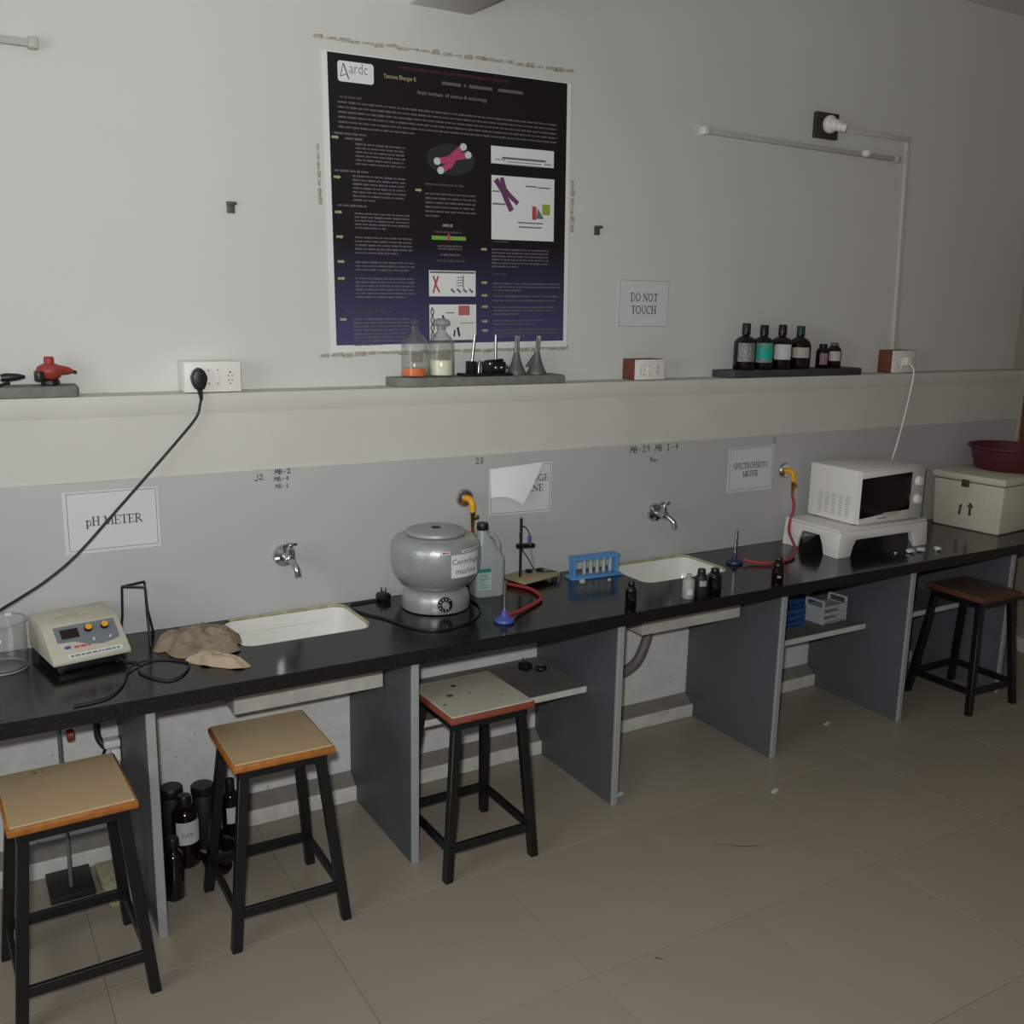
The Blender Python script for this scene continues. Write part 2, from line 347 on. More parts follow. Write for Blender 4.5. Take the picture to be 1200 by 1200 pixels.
# ================================================================== worktop, supports, shelves, sinks
H1, H2 = (.785, 1.226, -.302, -.014), (2.395, 2.832, -.302, -.016)
outer = [(-.9, YC), (XR, YC), (XR, -.003), (-.9, -.003)]
def loops_mesh(outer, holes, z0, z1):
    g = G(); loops = [outer]+holes; tri = tessellate_polygon([[Vector((a, b, 0)) for a, b in l] for l in loops])
    flat = [p for l in loops for p in l]
    g.add([(a, b, z1) for a, b in flat], [tuple(t) for t in tri]); g.add([(a, b, z0) for a, b in flat], [tuple(t) for t in tri])
    for q, l in enumerate(loops):
        g.mat(1 if q == 0 else 0)
        n = len(l); g.add([(a, b, z0) for a, b in l]+[(a, b, z1) for a, b in l], [(i, (i+1) % n, n+(i+1) % n, n+i) for i in range(n)])
    return g
wt = loops_mesh(outer, [rrect(*h[:2], h[2], h[3], .045) for h in (H1, H2)], ZT-TC, ZT)
o = wt.build('worktop', [granite, granite_edge]); tag(o, 'long polished black granite worktop running the length of the wall', 'worktop')
PX = [.4646, 1.275, 2.0966, 2.9155, 3.709, 4.445]
PL = ['grey stone bench support panel beside the black bottles, nearest in view', 'grey stone bench support panel between the first sink and the pale-topped stool',
      'grey stone bench support panel between the pale-topped stool and the grey waste pipe', 'grey stone bench support panel between the second sink and the tube racks', 'grey stone bench support panel between the tube racks and the far stool', 'grey stone bench support panel behind the far dark stool']
for x, l in zip(PX, PL):
    t = thing('bench_support_panel', l, 'support panel', (x, YC+.02, 0), group='stone bench supports')
    G().box(-.024, 0, .012, -YC-.024, 0, ZT-TC-.0005).build('panel_slab', panel_face, t, bevel=.002, seg=1)
    G().box(-.025, .001, 0, .012, 0, ZT-TC-.0005).build('front_edge', panel_edge, t, bevel=.002, seg=1)
def shelf(x0, x1, yf, z, label):
    t = thing('bench_shelf', label, 'shelf', (x0, 0, z), group='shelves under the bench')
    G().box(.0, x1-x0, yf, -.004, -.022, 0).build('shelf_slab', M('shelf_stone', '#77756E', .7, var=(9, .2)), t, bevel=.002, seg=1)
    G().box(.0, x1-x0, yf-.006, yf, -.024, .001).build('shelf_lip', plinth_white, t, bevel=.002, seg=1)
shelf(1.2755, 2.0710, -.366, .412, 'dusty stone shelf behind the pale-topped stool')
shelf(2.916, 3.6838, -.33, .405, 'stone shelf carrying the blue and white tube racks')
shelf(3.7095, 4.4195, -.33, .41, 'dark stone shelf behind the far stool')
def sink(h, label, xo0, xo1, zb):
    t = thing('sink', label, 'sink', ((h[0]+h[1])/2, (h[2]+h[3])/2, zb)); cx, cy = (h[0]+h[1])/2, (h[2]+h[3])/2
    a, b = (h[1]-h[0])/2, (h[3]-h[2])/2; g = G(); z1 = ZT-zb
    rings = []
    for (e, z, r) in ((-.002, z1-.004, .045), (-.006, z1-.05, .045), (-.012, .05, .05), (-.03, .03, .05), (-.07, .024, .04)):
        rings.append([(x, y, z) for x, y in rrect(-a-e, a+e, -b-e, b+e, r)])
    n = len(rings[0]); vs = [p for q in rings for p in q]
    g.add(vs, [(i*n+k, i*n+(k+1) % n, (i+1)*n+(k+1) % n, (i+1)*n+k) for i in range(len(rings)-1) for k in range(n)]+[tuple((len(rings)-1)*n+k for k in range(n))])
    g.build('bowl', ceramic, t, smooth=50)
    # outer casing below the worktop
    x0, x1, y0, y1 = xo0-cx, xo1-cx, -.338-cy, -.008-cy; zt = z1-TC-.001
    g = G().box(x0, x1, y0, y0+.014, 0, zt).box(x0, x1, y1-.012, y1, 0, zt).box(x0, x0+.012, y0+.014, y1-.012, 0, zt).box(x1-.012, x1, y0+.014, y1-.012, 0, zt).box(x0+.012, x1-.012, y0+.014, y1-.012, 0, .012)
    g.build('casing', M('sink_casing', '#C9C8C0', .6, var=(14, .22), bump=(30, .2)), t, bevel=.002, seg=1)
    rim = rrect(-a+.001, a-.001, -b+.001, b-.001, .044); rim = rim[-6:]+rim[:8] if False else rim[20:]+rim[:8]
    G().tube([(x, y, z1+.002) for x, y in rim], .0055, 6).build('sealed_rim', sealant, t, smooth=60)
    G().lathe([(.0, .0245), (.022, .0245), (.024, .027), (.018, .028), (0, .026)], 16).build('drain', steel, t, smooth=40)
    return t
sink(H1, 'white ceramic sink beside the brown cloth, set into the worktop', .74, 1.245, .555)
s2 = sink(H2, 'white ceramic sink behind the small bottles, set into the worktop', 2.355, 2.875, .56)
G().tube([(-.08, .0, .0), (-.08, .0, -.05), (-.10, .0, -.12), (-.14, 0, -.19), (-.21, 0, -.225), (-.3, 0, -.235)], .021, 12, smooth=6).build('waste_pipe', M('pipe_grey', '#6F6D68', .5), s2, smooth=50)

# ================================================================== stools
def stool(label, x, y, rz, seat_m, edge_m, sw=.302, sd=.312, h=.56, fw_=.36, fd_=.37, off=(0, 0)):
    t = thing('lab_stool', label, 'stool', (x, y, 0), rz, 'square lab stools at the bench'); ox, oy = off
    a, b = sw/2, sd/2
    st_ = G().box(ox-a, ox+a, oy-b, oy+b, h-.026, h-.004).build('seat_edge', edge_m, t, bevel=.006, seg=2)
    G().box(ox-a+.007, ox+a-.007, oy-b+.007, oy+b-.007, h-.006, h).build('seat', seat_m, t, bevel=.002, seg=1)
    a2, b2 = a-.02, b-.02
    G().box(ox-a2, ox+a2, oy-b2, oy-b2+.004, h-.055, h-.0262).box(ox-a2, ox+a2, oy+b2-.004, oy+b2, h-.055, h-.0262).box(ox-a2, ox-a2+.004, oy-b2+.004, oy+b2-.004, h-.055, h-.0262).box(ox+a2-.004, ox+a2, oy-b2+.004, oy+b2-.004, h-.055, h-.0262).build('apron', steel_black, t)
    F, T = {}, {}
    for sx in (-1, 1):
        for sy in (-1, 1):
            f = Vector((sx*(fw_/2-.014), sy*(fd_/2-.014), 0)); tp = Vector((ox+sx*(a-.038), oy+sy*(b-.038), h-.027)); F[sx, sy], T[sx, sy] = f, tp
            w = .0145; lo = [f+Vector((i*w, j*w, 0)) for i, j in ((-1,-1),(1,-1),(1,1),(-1,1))]; hi = [tp+Vector((i*w, j*w, 0)) for i, j in ((-1,-1),(1,-1),(1,1),(-1,1))]
            lg = G().hexa([tuple(p) for p in lo], [tuple(p) for p in hi]).build('leg', steel_black, t, bevel=.002, seg=1)
    P = lambda sx, sy, z: F[sx, sy].lerp(T[sx, sy], z/(h-.027))
    for p, q in (((-1,-1),(1,-1)), ((-1,1),(1,1)), ((-1,-1),(-1,1)), ((1,-1),(1,1))):
        A, B = P(*p, .108), P(*q, .108); d = (B-A).normalized()*.0135
        G().bar(A+d, B-d, .014, .03).build('stretcher', steel_black, t, bevel=.0015, seg=1)
    return t
s1 = stool('nearest stool, tan laminate seat with orange wood edging, at the left edge', .218, -.605, .03, laminate, edge_orange, .31, .325, .562, .355, .375)
fl = Flat(0); 
for s in hand('2 r', 0, 0, .014): fl.stroke(s, .0022)
o = fl.build('marker_writing', ink, s1, loc=(-.06, .12, .5626), rot=(-PI/2, 0, 0))
stool('stool with tan laminate seat and orange wood edging in front of the first sink', .790, -.548, -.012, laminate, edge_orange, .30, .305, .562)
s3 = stool('stool with pale grey scuffed seat and red-brown edging', 1.472, -.528, .01, laminate_pale, edge_red, .315, .315, .562, .355, .37, (.005, -.01))
for sx, sy, rr in ((-.02, .07, .011), (-.07, .0, .012), (.09, -.07, .004), (.0, -.01, .005), (-.12, -.06, .006)):
    G().lathe([(rr, 0), (rr*.8, .0004), (0, .0005)], 12).build('stain', M('stain', '#4C4840', .8), s3, loc=(sx, sy, .562))
stool('far dark stool with brown seat below the styrofoam box', 4.212, -.50, -.02, laminate_dark, M('edge_brown', '#63392D', .5), .30, .31, .562, .355, .37, (0, -.01))
# ================================================================== things on the worktop
# ---- pH meter
meter = t = thing('ph_meter', 'beige bench pH meter with two orange knobs beside the glass beaker', 'pH meter', (.24, -.303, ZT), math.radians(9.9))
Wd, Dp, zb = .222, .243, .030
prof = [(0, zb), (0, zb+.012), (.10, .118), (.115, .124), (Dp-.004, .131), (Dp, .126), (Dp, zb)]
g = G().prism(prof, 0, Wd, 'x'); g.build('housing', offwhite, t, bevel=.004, seg=2)
G().box(.018, Wd-.018, .022, Dp-.012, .004, zb-.0005).build('base', black_plastic, t, bevel=.003)
for fx in (.03, Wd-.03):
    for fy in (.035, Dp-.03): G().lathe([(.009, 0), (.009, .0045)], 12).build('rubber_foot', black_soft, t, loc=(fx, fy, 0))
sl = math.atan2(.118-zb-.012, .10)
def onface(u, v, e=0): # u across, v up the sloped face
    return (u, math.cos(sl)*v-math.sin(sl)*e, zb+.012+math.sin(sl)*v+math.cos(sl)*e)
SL = math.hypot(.10, .118-zb-.012)
def facepatch(name, poly, e0, e1, mt, par):
    n = len(poly); g = G(); g.add([onface(u, v, e0) for u, v in poly]+[onface(u, v, e1) for u, v in poly], [tuple(range(n)), tuple(range(n, 2*n))]+[(i, (i+1) % n, n+(i+1) % n, n+i) for i in range(n)])
    return g.build(name, mt, par)
pan = facepatch('control_panel', [(.03, SL*.52), (.075, SL*.50), (.11, SL*.36), (.15, SL*.30), (.19, SL*.36), (.205, SL*.42), (.205, SL*.97), (.03, SL*.97)], .0002, .0012, M('panel_blue_grey', '#70777E', .5), t)
facepatch('display', [(.045, SL*.60), (.095, SL*.60), (.095, SL*.86), (.045, SL*.86)], .0012, .003, M('display_dark', '#1C0E10', .2), pan)
kmx = lambda u, v, e: Matrix.Translation(onface(u, v, e)) @ Matrix.Rotation(sl, 4, 'X')
for u in (.125, .172):
    k = G().lathe([(.0115, 0), (.0115, .009), (.010, .011)], 20, kmx(u, SL*.78, .001)).build('knob', black_plastic, t, smooth=40)
    G().lathe([(.010, .0110), (.0095, .0125), (0, .0125)], 20, kmx(u, SL*.78, .001)).build('knob_cap', yellow_paint, k, smooth=40)
for u in (.13, .178): G().lathe([(.0035, 0), (.0035, .002), (.002, .008), (0, .0085)], 10, kmx(u, SL*.45, .001)).build('toggle_switch', white_plastic, t, smooth=40)
facepatch('name_strip', [(.045, .006), (.20, .006), (.20, .02), (.045, .02)], .0002, .0009, paper, t)
def dashes(g, L, h, fn, seed, wmin=.006, wmax=.02):   # lettering too small to read: rows of word-long marks
    rnd = random.Random(seed); x = 0
    while x < L:
        w = min(rnd.uniform(wmin, wmax), L-x); g.add([fn(x, 0), fn(x+w, 0), fn(x+w, h), fn(x, h)], [(0, 1, 2, 3)]); x += w+h*.5
    return g
g = dashes(G(), .14, .006, lambda a, b: onface(.052+a, .0095+b, .0012), 3); g.build('fine_print', ink_line, t)
g = G(); g.lathe([(.010, 0), (0, .0003)], 14, kmx(.052, SL*.36, .0006) @ Matrix.Scale(.55, 4, (0, 1, 0))); g.build('blue_emblem', M('emblem_blue', '#3A4CA0', .5), t)
g = G(); dashes(g, .045, .007, lambda a, b: onface(.07+a, SL*.31+b, .0012), 5); g.build('red_print', M('print_red', '#C0454A', .6), t)
tilt = math.atan2(.131-.124, Dp-.119); 
G().box(.05, .155, .150, .170, .1278, .1285).build('top_strip', M('yellowed_paper', '#CFC9A5', .8), t, rot=(0, 0, 0))
g = G(); printed(g, 'pH METER', .014, lambda a, b: (.056+a*1.1, .1545+b, .1288)); g.build('lettering', ink, t)

# ---- beaker
t = thing('beaker', 'large clear glass beaker at the left end of the worktop', 'beaker', (.115, -.148, ZT))
R_ = .075
G().lathe([(.066, .0), (.072, .004), (.073, .010), (.073, .135), (.078, .147), (.0755, .1475), (.0705, .135), (.0705, .012), (.064, .006), (0, .006)], 40, cap=False).build('glass_wall', clear, t, smooth=50)
G().lathe([(.0, .0), (.066, .0)], 40, cap=False).build('base', clear, t)
G().tube([(.0765*math.cos(2*PI*k/40), .0765*math.sin(2*PI*k/40), .1465) for k in range(41)], .0016, 6).build('rim', glass('rim_glass', '#B9C0C0', 2.5, .05, .35), t, smooth=60)
G().tube([(.0715*math.cos(2*PI*k/40), .0715*math.sin(2*PI*k/40), .003) for k in range(41)], .0025, 6).build('base_ring', MATS['rim_glass'], t, smooth=60)

# ---- wire tripod
t = thing('wire_tripod', 'thin dark wire tripod behind the pH meter', 'tripod', (.515, -.085, ZT))
tops = [(-.045, .0, .185), (.028, .03, .185), (.018, -.035, .185)]; bots = [(-.06, .01, 0.002), (.050, .045, 0.002), (.018, -.075, 0.002)]
G().tube(tops+tops[:1], .0042, 6).build('ring', steel_black, t)
for a, b in zip(tops, bots): G().tube([a, (a[0]*.75+b[0]*.25, a[1]*.75+b[1]*.25, .09), b], .0038, 6).build('leg', steel_black, t)

# ---- crumpled cloth
random.seed(11)
def cloth(name, cx, cy, rx, ry, hgt, ang, seed, mt, par, z0=.003):
    rnd = random.Random(seed); ph = [rnd.uniform(0, 6.28) for _ in range(8)]; nr, na = 26, 84; vs = []; fs = []
    for i in range(nr+1):
        q = i/nr
        for k in range(na):
            a = 2*PI*k/na; w = 1+.16*math.sin(2*a+ph[0])+.11*math.sin(3*a+ph[1])+.07*math.sin(7*a+ph[2])
            x, y = q*rx*w*math.cos(a), q*ry*w*math.sin(a)
            P_ = Vector((x*11, y*11, seed*3.7)); rd = 1-abs(noise.noise(P_))*2.2; rd2 = 1-abs(noise.noise(P_*2.3+Vector((5, 2, 0))))*2
            z = hgt*(1-q**2.6)*(.55+.45*rd)+hgt*.22*rd2*(1-q**5)+.004*math.sin(6*a+ph[6])*q
            vs.append((x*math.cos(ang)-y*math.sin(ang), x*math.sin(ang)+y*math.cos(ang), max(z, 0)+z0))
    for i in range(nr):
        for k in range(na): k2 = (k+1) % na; fs.append((i*na+k, i*na+k2, (i+1)*na+k2, (i+1)*na+k))
    g = G(); g.add(vs, fs); n = len(vs); g.add([(a, b, max(c-.003, 0.0005)) for a, b, c in vs], [f[::-1] for f in fs])
    rim = [nr*na+k for k in range(na)]; b0 = len(g.v)
    g.f += [(rim[k], rim[(k+1) % na], n+rim[(k+1) % na], n+rim[k]) for k in range(na)]; g.m += [0]*na
    return g.build(name, mt, par, loc=(cx, cy, 0), smooth=180)
t = thing('crumpled_cloth', 'crumpled brown cloth lying at the corner of the first sink', 'cloth', (.655, -.22, ZT))
cloth('brown_bundle', .02, .02, .11, .125, .050, .5, 3, cloth_mat, t); cloth('fold', .06, -.04, .08, .07, .058, -.4, 5, cloth_mat, t)
cloth('fold', -.05, .05, .068, .065, .04, .9, 8, cloth_mat, t); cloth('pale_edge', .02, -.175, .10, .040, .036, -.75, 9, cloth_pale, t)

def cord(name, label, pts, r, mt, cat='cord', smooth=8, group=None):
    o = G().tube(pts, r, 8, smooth).build(name, mt, smooth=60); return tag(o, label, cat, group)
def cord_of(t, name, pts, r, mt, smooth=8):   # a cord that belongs to a thing: world points brought into its frame
    inv = (Matrix.Translation(t.location) @ t.rotation_euler.to_matrix().to_4x4()).inverted()
    return G().tube([inv @ Vector(p) for p in pts], r, 8, smooth).build(name, mt, t, smooth=60)
ZK = ZT+.0042
cord_of(meter, 'power_cord', [(.42, -.24, ZK+.012), (.44, -.265, ZK), (.47, -.30, ZK), (.462, -.385, ZK), (.513, -.475, ZK), (.566, -.455, ZK), (.60, -.36, ZK), (.52, -.29, ZK), (.44, -.34, ZK+.004), (.41, -.43, ZK), (.386, -.485, ZK), (.343, -.535, ZK), (.26, -.55, ZK)], .0029, black_soft)

# ---- taps
def tap(label, x, z, swing):
    t = thing('water_tap', label, 'tap', (x, -.0055, z), group='chrome water taps')
    Rx = rot(PI/2, 'X')
    G().lathe([(.040, 0), (.040, .004), (.036, .012), (.022, .016), (.016, .018)], 28, Rx).build('wall_flange', chrome, t, smooth=40)
    G().lathe([(.014, .015), (.014, .055), (.017, .058), (.017, .078), (.012, .082)], 20, Rx).build('body', chrome, t, smooth=40)
    G().tube([(0, -.07, -.002), (swing*.3, -.085, -.006), (swing*.8, -.108, -.024), (swing, -.114, -.05)], [.0125]*25 if False else .0115, 14, 6).build('spout', chrome, t, smooth=50)
    sp = G().lathe([(.011, .010), (.011, .034), (.008, .036), (.006, .05)], 16, Matrix.Translation((0, -.067, 0))).build('valve_stem', chrome, t, smooth=40)
    G().bar((-.026, -.067, .052), (.026, -.067, .052), .011, .008).bar((0, -.088, .052), (0, -.046, .052), .011, .008).build('cross_handle', chrome, sp, bevel=.002)
tap('chrome water tap above the first sink, beside the marker writing', 1.017, .967, .012); tap('chrome water tap above the second sink, right of the torn sign', 2.656, .970, .022)

# ---- gas taps
def gas(label, x, z):
    t = thing('gas_tap', label, 'gas tap', (x, -.0055, z), group='yellow gas taps'); Rx = rot(PI/2, 'X')
    G().lathe([(.036, 0), (.036, .004), (.030, .012), (.016, .014)], 26, Rx).build('wall_flange', chrome, t, smooth=40)
    G().tube([(0, -.012, 0), (.002, -.035, .002), (.008, -.05, -.012), (.010, -.052, -.045)], .0125, 14, 6).build('yellow_elbow', yellow_paint, t, smooth=50)
    v = G().lathe([(.010, -.046), (.010, -.055), (.008, -.058), (.008, -.085), (.0065, -.09), (.0075, -.095), (.0055, -.10), (.0055, -.115)], 14, Matrix.Translation((.010, -.052, 0))).build('valve_body', brass, t, smooth=40)
    G().bar((.010, -.052, -.07), (.034, -.058, -.066), .008, .016).build('lever', brass, v, bevel=.002)
gas('yellow gas tap above the silver centrifuge', 1.726, 1.111); gas('yellow gas tap left of the microwave oven', 3.419, 1.101)

# ---- centrifuge
cen = t = thing('centrifuge', 'round silver hammered-metal centrifuge with a lid on the worktop', 'centrifuge', (1.519, -.182, ZT), -.48)
G().lathe([(.02, .004), (.121, .004), (.124, .014), (.122, .045), (.116, .065), (.104, .078), (.098, .082)], 48).build('base', hammer_silver, t, smooth=50)
body = G().lathe([(.098, .0825), (.112, .086), (.132, .102), (.150, .126), (.160, .156), (.163, .19), (.162, .225), (.157, .246), (.146, .260), (.128, .268), (.10, .272), (.02, .273)], 56).build('rotor_bowl', hammer_silver, t, smooth=60)
lid = G().lathe([(.106, .2735), (.107, .281), (.104, .286), (.098, .2885), (.06, .2915), (0, .293)], 48).build('lid', M('lid_grey', '#A6ABA9', .38, metal=.3, var=(90, .1), bump=(160, .1)), t, smooth=50)
G().lathe([(.017, .291), (.017, .2945), (.012, .295), (.011, .2935), (0, .2935)], 20).build('lid_vent', black_soft, lid, smooth=40)
for k in range(4):
    a = PI/4+k*PI/2; G().lathe([(.013, 0), (.013, .0039)], 12).build('rubber_foot', black_soft, t, loc=(.095*math.cos(a), .095*math.sin(a), 0))
# speed dial on the base, facing the room
def cyl(ang, z, r): return Vector((r*math.cos(ang), r*math.sin(ang), z))
fa = -PI/2+.30
dm = Matrix.Translation(cyl(fa, .040, .1235)) @ Matrix.Rotation(fa+PI/2, 4, 'Z') @ Matrix.Rotation(PI/2, 4, 'X')
dl = G().lathe([(.027, -.006), (.027, .002), (.0245, .003), (0, .003)], 28, dm).build('dial', black_plastic, t, smooth=40)
G().lathe([(.0135, .003), (.0125, .015), (.011, .0165), (0, .0165)], 22, dm).build('dial_knob', hammer_silver, dl, smooth=40)
g = G()
for k in range(9):
    a = math.radians(-40+k*32); g.box(-.0010, .0010, .0185, .0235, .0031, .0035, dm @ Matrix.Rotation(a, 4, 'Z'))
g.build('dial_ticks', white_plastic, dl)
def cylpatch(name, a0, a1, z0, z1, r, mt, par, n=14, lean=0):
    g = G(); vs = []
    for k in range(n+1):
        a = a0+(a1-a0)*k/n
        for rr in (r, r+.0012):
            vs += [tuple(cyl(a, z0+lean*(k/n), rr)), tuple(cyl(a, z1+lean*(k/n), rr))]
    fs = []
    for k in range(n):
        b = 4*k; c = b+4; fs += [(b, c, c+1, b+1), (b+2, b+3, c+3, c+2), (b+1, c+1, c+3, b+3), (b, b+2, c+2, c)]
    fs += [(0, 1, 3, 2), (4*n, 4*n+2, 4*n+3, 4*n+1)]
    return g.add(vs, fs).build(name, mt, par, smooth=40)
a0, a1 = -PI/2+.36, -PI/2+1.12; rl = .1632
lb = cylpatch('paper_label', a0, a1, .146, .228, rl, paper, body)
g = G()
for tx, z, sc in (('Centrifuge', .194, .0285), ('machine', .159, .0285)):
    w = font_w(tx, sc); off = (rl*(a1-a0)-w)/2
    printed(g, tx, sc, lambda a, b: tuple(cyl(a0+(off+a)/rl, z+b, rl+.0018)))
g.build('lettering', ink, lb)
s = cylpatch('name_strip', a0+.26, a1+.16, .232, .242, .1605, paper, body, lean=0)
g = dashes(G(), .095, .004, lambda a, b: tuple(cyl(a0+.30+a/.16, .235+b, .1624)), 8); g.build('fine_print', ink_line, s)
bd = cylpatch('maker_badge', -PI/2+.14, -PI/2+.34, .231, .242, .1605, M('badge_white', '#D9D5D0', .5), body, 8)
g = dashes(G(), .022, .005, lambda a, b: tuple(cyl(-PI/2+.17+a/.16, .2345+b, .1624)), 9); g.build('red_print', M('badge_red', '#A03038', .6), bd)
cord_of(cen, 'power_cord', [(1.362, -.03, ZK), (1.30, -.035, ZK), (1.238, -.055, ZK), (1.249, -.152, ZK), (1.292, -.239, ZK), (1.329, -.36, ZK), (1.398, -.44, ZK), (1.529, -.415, ZK), (1.627, -.322, ZK), (1.66, -.2, ZK), (1.61, -.12, ZK)], .0036, black_plastic)
def plug(label, x, y, z, rz, par=None):
    if par:
        inv = (Matrix.Translation(par.location) @ par.rotation_euler.to_matrix().to_4x4()).inverted(); q = inv @ Vector((x, y, z)); rr = rz-par.rotation_euler.z
        b = G().prism([(-.018, 0), (.018, 0), (.022, .016), (.016, .03), (-.016, .03), (-.022, .016)], -.022, .022, 'y').build('plug', black_plastic, par, loc=q, rot=(0, 0, rr), bevel=.004)
        for px, py, r in ((-.009, 0, .0025), (.009, 0, .0025), (0, .013, .0033)): G().tube([(px, py, .029), (px, py, .047)], r, 8).build('pin', chrome, b)
        return b
    t = thing('power_plug', label, 'plug', (x, y, z), rz)
    G().prism([(-.018, 0), (.018, 0), (.022, .016), (.016, .03), (-.016, .03), (-.022, .016)], -.022, .022, 'y').build('body', black_plastic, t, bevel=.004)
    for px, py, r in ((-.009, 0, .0025), (.009, 0, .0025), (0, .013, .0033)): G().tube([(px, py, .029), (px, py, .047)], r, 8).build('pin', chrome, t)
    return t
plug('', 1.378, -.035, ZT, .2, cen)

# ---- plastic jug
t = thing('reagent_jug', 'translucent white plastic jug with black cap behind the centrifuge', 'jug', (1.757, -.135, ZT), -.1)
def loft(g, rings):
    n = len(rings[0]); vs = [p for q in rings for p in q]
    g.add(vs, [(i*n+k, i*n+(k+1) % n, (i+1)*n+(k+1) % n, (i+1)*n+k) for i in range(len(rings)-1) for k in range(n)]+[tuple(range(n-1, -1, -1)), tuple((len(rings)-1)*n+k for k in range(n))]); return g
rings = []
for w, d, r, z, ox in ((.112, .082, .02, .0, 0), (.12, .09, .022, .006, 0), (.12, .09, .022, .135, 0), (.116, .088, .022, .15, 0), (.085, .07, .02, .185, -.008), (.052, .052, .02, .225, -.018), (.040, .040, .018, .245, -.02), (.036, .036, .0175, .255, -.02)):
    rings.append([(x+ox, y, z) for x, y in rrect(-w/2, w/2, -d/2, d/2, min(r, w/2-.0005))])
jb = loft(G(), rings).build('bottle_body', M('milky_jug', '#B9C2C4', .4, trans=.25, sss=.2), t, smooth=50)
G().tube([(.0, 0, .235), (.022, 0, .228), (.042, 0, .20), (.047, 0, .165), (.045, 0, .145)], .010, 10, 6).build('handle', M('milky_jug', ''), t, smooth=60)
G().lathe([(.021, .252), (.022, .254), (.022, .276), (.020, .279), (0, .279)], 24, Matrix.Translation((-.02, 0, 0))).build('cap', black_plastic, t, smooth=40)
l = G().box(-.058, .0, -.0462, -.0452, .03, .115).build('paper_label', M('label_pale_green', '#A9C0BA', .7), t)
G().box(-.055, -.003, -.0468, -.0463, .098, .113).build('green_band', M('label_green', '#2F7F74', .6), l)
g = G(); random.seed(2)
for k in range(7): g.box(-.052, -.052+random.uniform(.025, .045), -.0467, -.0464, .038+k*.008, .041+k*.008)
g.build('small_print', M('print_teal', '#557F7A', .7), l)

# ---- red hoses and burners
cord('gas_hose', 'red rubber hose curling beside the wooden stand board', [(1.736, -.06, .998), (1.745, -.045, .93), (1.79, -.03, .85), (1.835, -.04, .785), (1.885, -.085, .769), (1.925, -.18, .769), (1.898, -.30, .769), (1.80, -.37, .769), (1.70, -.43, .775), (1.674, -.445, .782)], .0068, red_rubber, 'hose')
cord('gas_hose', 'red rubber hose dropping from the far gas tap to the worktop', [(3.429, -.0595, .988), (3.432, -.07, .93), (3.38, -.10, .84), (3.30, -.22, .785), (3.19, -.295, .769), (3.06, -.315, .769), (2.99, -.27, .772), (2.965, -.245, .782)], .0068, red_rubber, 'hose')
def burner(label, x, y, bm_):
    t = thing('bunsen_burner', label, 'burner', (x, y, ZT), group='small blue-based burners')
    G().lathe([(.033, 0), (.036, .004), (.034, .012), (.02, .017), (.013, .022), (.011, .040), (.008, .043)], 28).build('base', bm_, t, smooth=50)
    G().lathe([(.0062, .0425), (.0062, .138), (.0072, .139), (.0072, .145), (.0045, .145), (.0045, .05)], 14, cap=False).build('barrel', steel, t, smooth=40)
    G().tube([(.008, 0, .022), (.032, .02, .022)], .004, 8).build('gas_inlet', brass, t)
burner('small blue-based burner in front of the plastic jug', 1.650, -.455, burner_blue); burner('small navy-based burner right of the second sink', 2.935, -.222, M('burner_navy', '#2A3358', .45))

# ---- electrode stand
t = thing('electrode_stand', 'black rod stand on a tan wooden board holding a pH electrode', 'stand', (1.935, -.085, ZT), .25)
G().box(-.035, .17, -.06, .065, .018, .032).build('wooden_board', wood_tan, t, bevel=.002)
for fx, fy in ((-.02, -.045), (-.02, .05), (.15, -.045), (.15, .05)): G().lathe([(.011, 0), (.012, .0178)], 12).build('board_foot', black_soft, t, loc=(fx, fy, 0))
G().tube([(0, 0, .031), (0, 0, .268)], .0055, 10).build('rod', steel_black, t, smooth=40)
G().bar((-.032, -.012, .163), (.062, -.012, .152), .016, .018).build('clamp_bar', black_plastic, t, bevel=.003)
el = G().lathe([(.003, .20), (.007, .196), (.0075, .172), (.0055, .165)], 12, Matrix.Translation((.03, -.018, 0))).build('electrode_cap', M('electrode_blue', '#4B5C9C', .4), t, smooth=40)
G().tube([(.03, -.018, .168), (.055, -.01, .10), (.085, .0, .036)], .0036, 8).build('electrode_tube', M('electrode_grey', '#A8ADAF', .3), t, smooth=50)
G().tube([(.03, -.018, .2), (.02, -.012, .225), (.0, -.006, .235), (-.015, -.008, .205), (-.006, -.012, .15), (.02, -.02, .11), (.06, -.02, .055), (.10, -.02, .038), (.15, -.035, .036), (.19, -.04, .02), (.21, -.03, .004)], .0022, 6, 6).build('cable', black_plastic, t, smooth=60)
G().box(.06, .08, .01, .03, .032, .046).build('cable_clip', black_plastic, t, bevel=.002); G().box(.11, .135, .0, .018, .032, .043).build('cable_clip', black_plastic, t, bevel=.002)

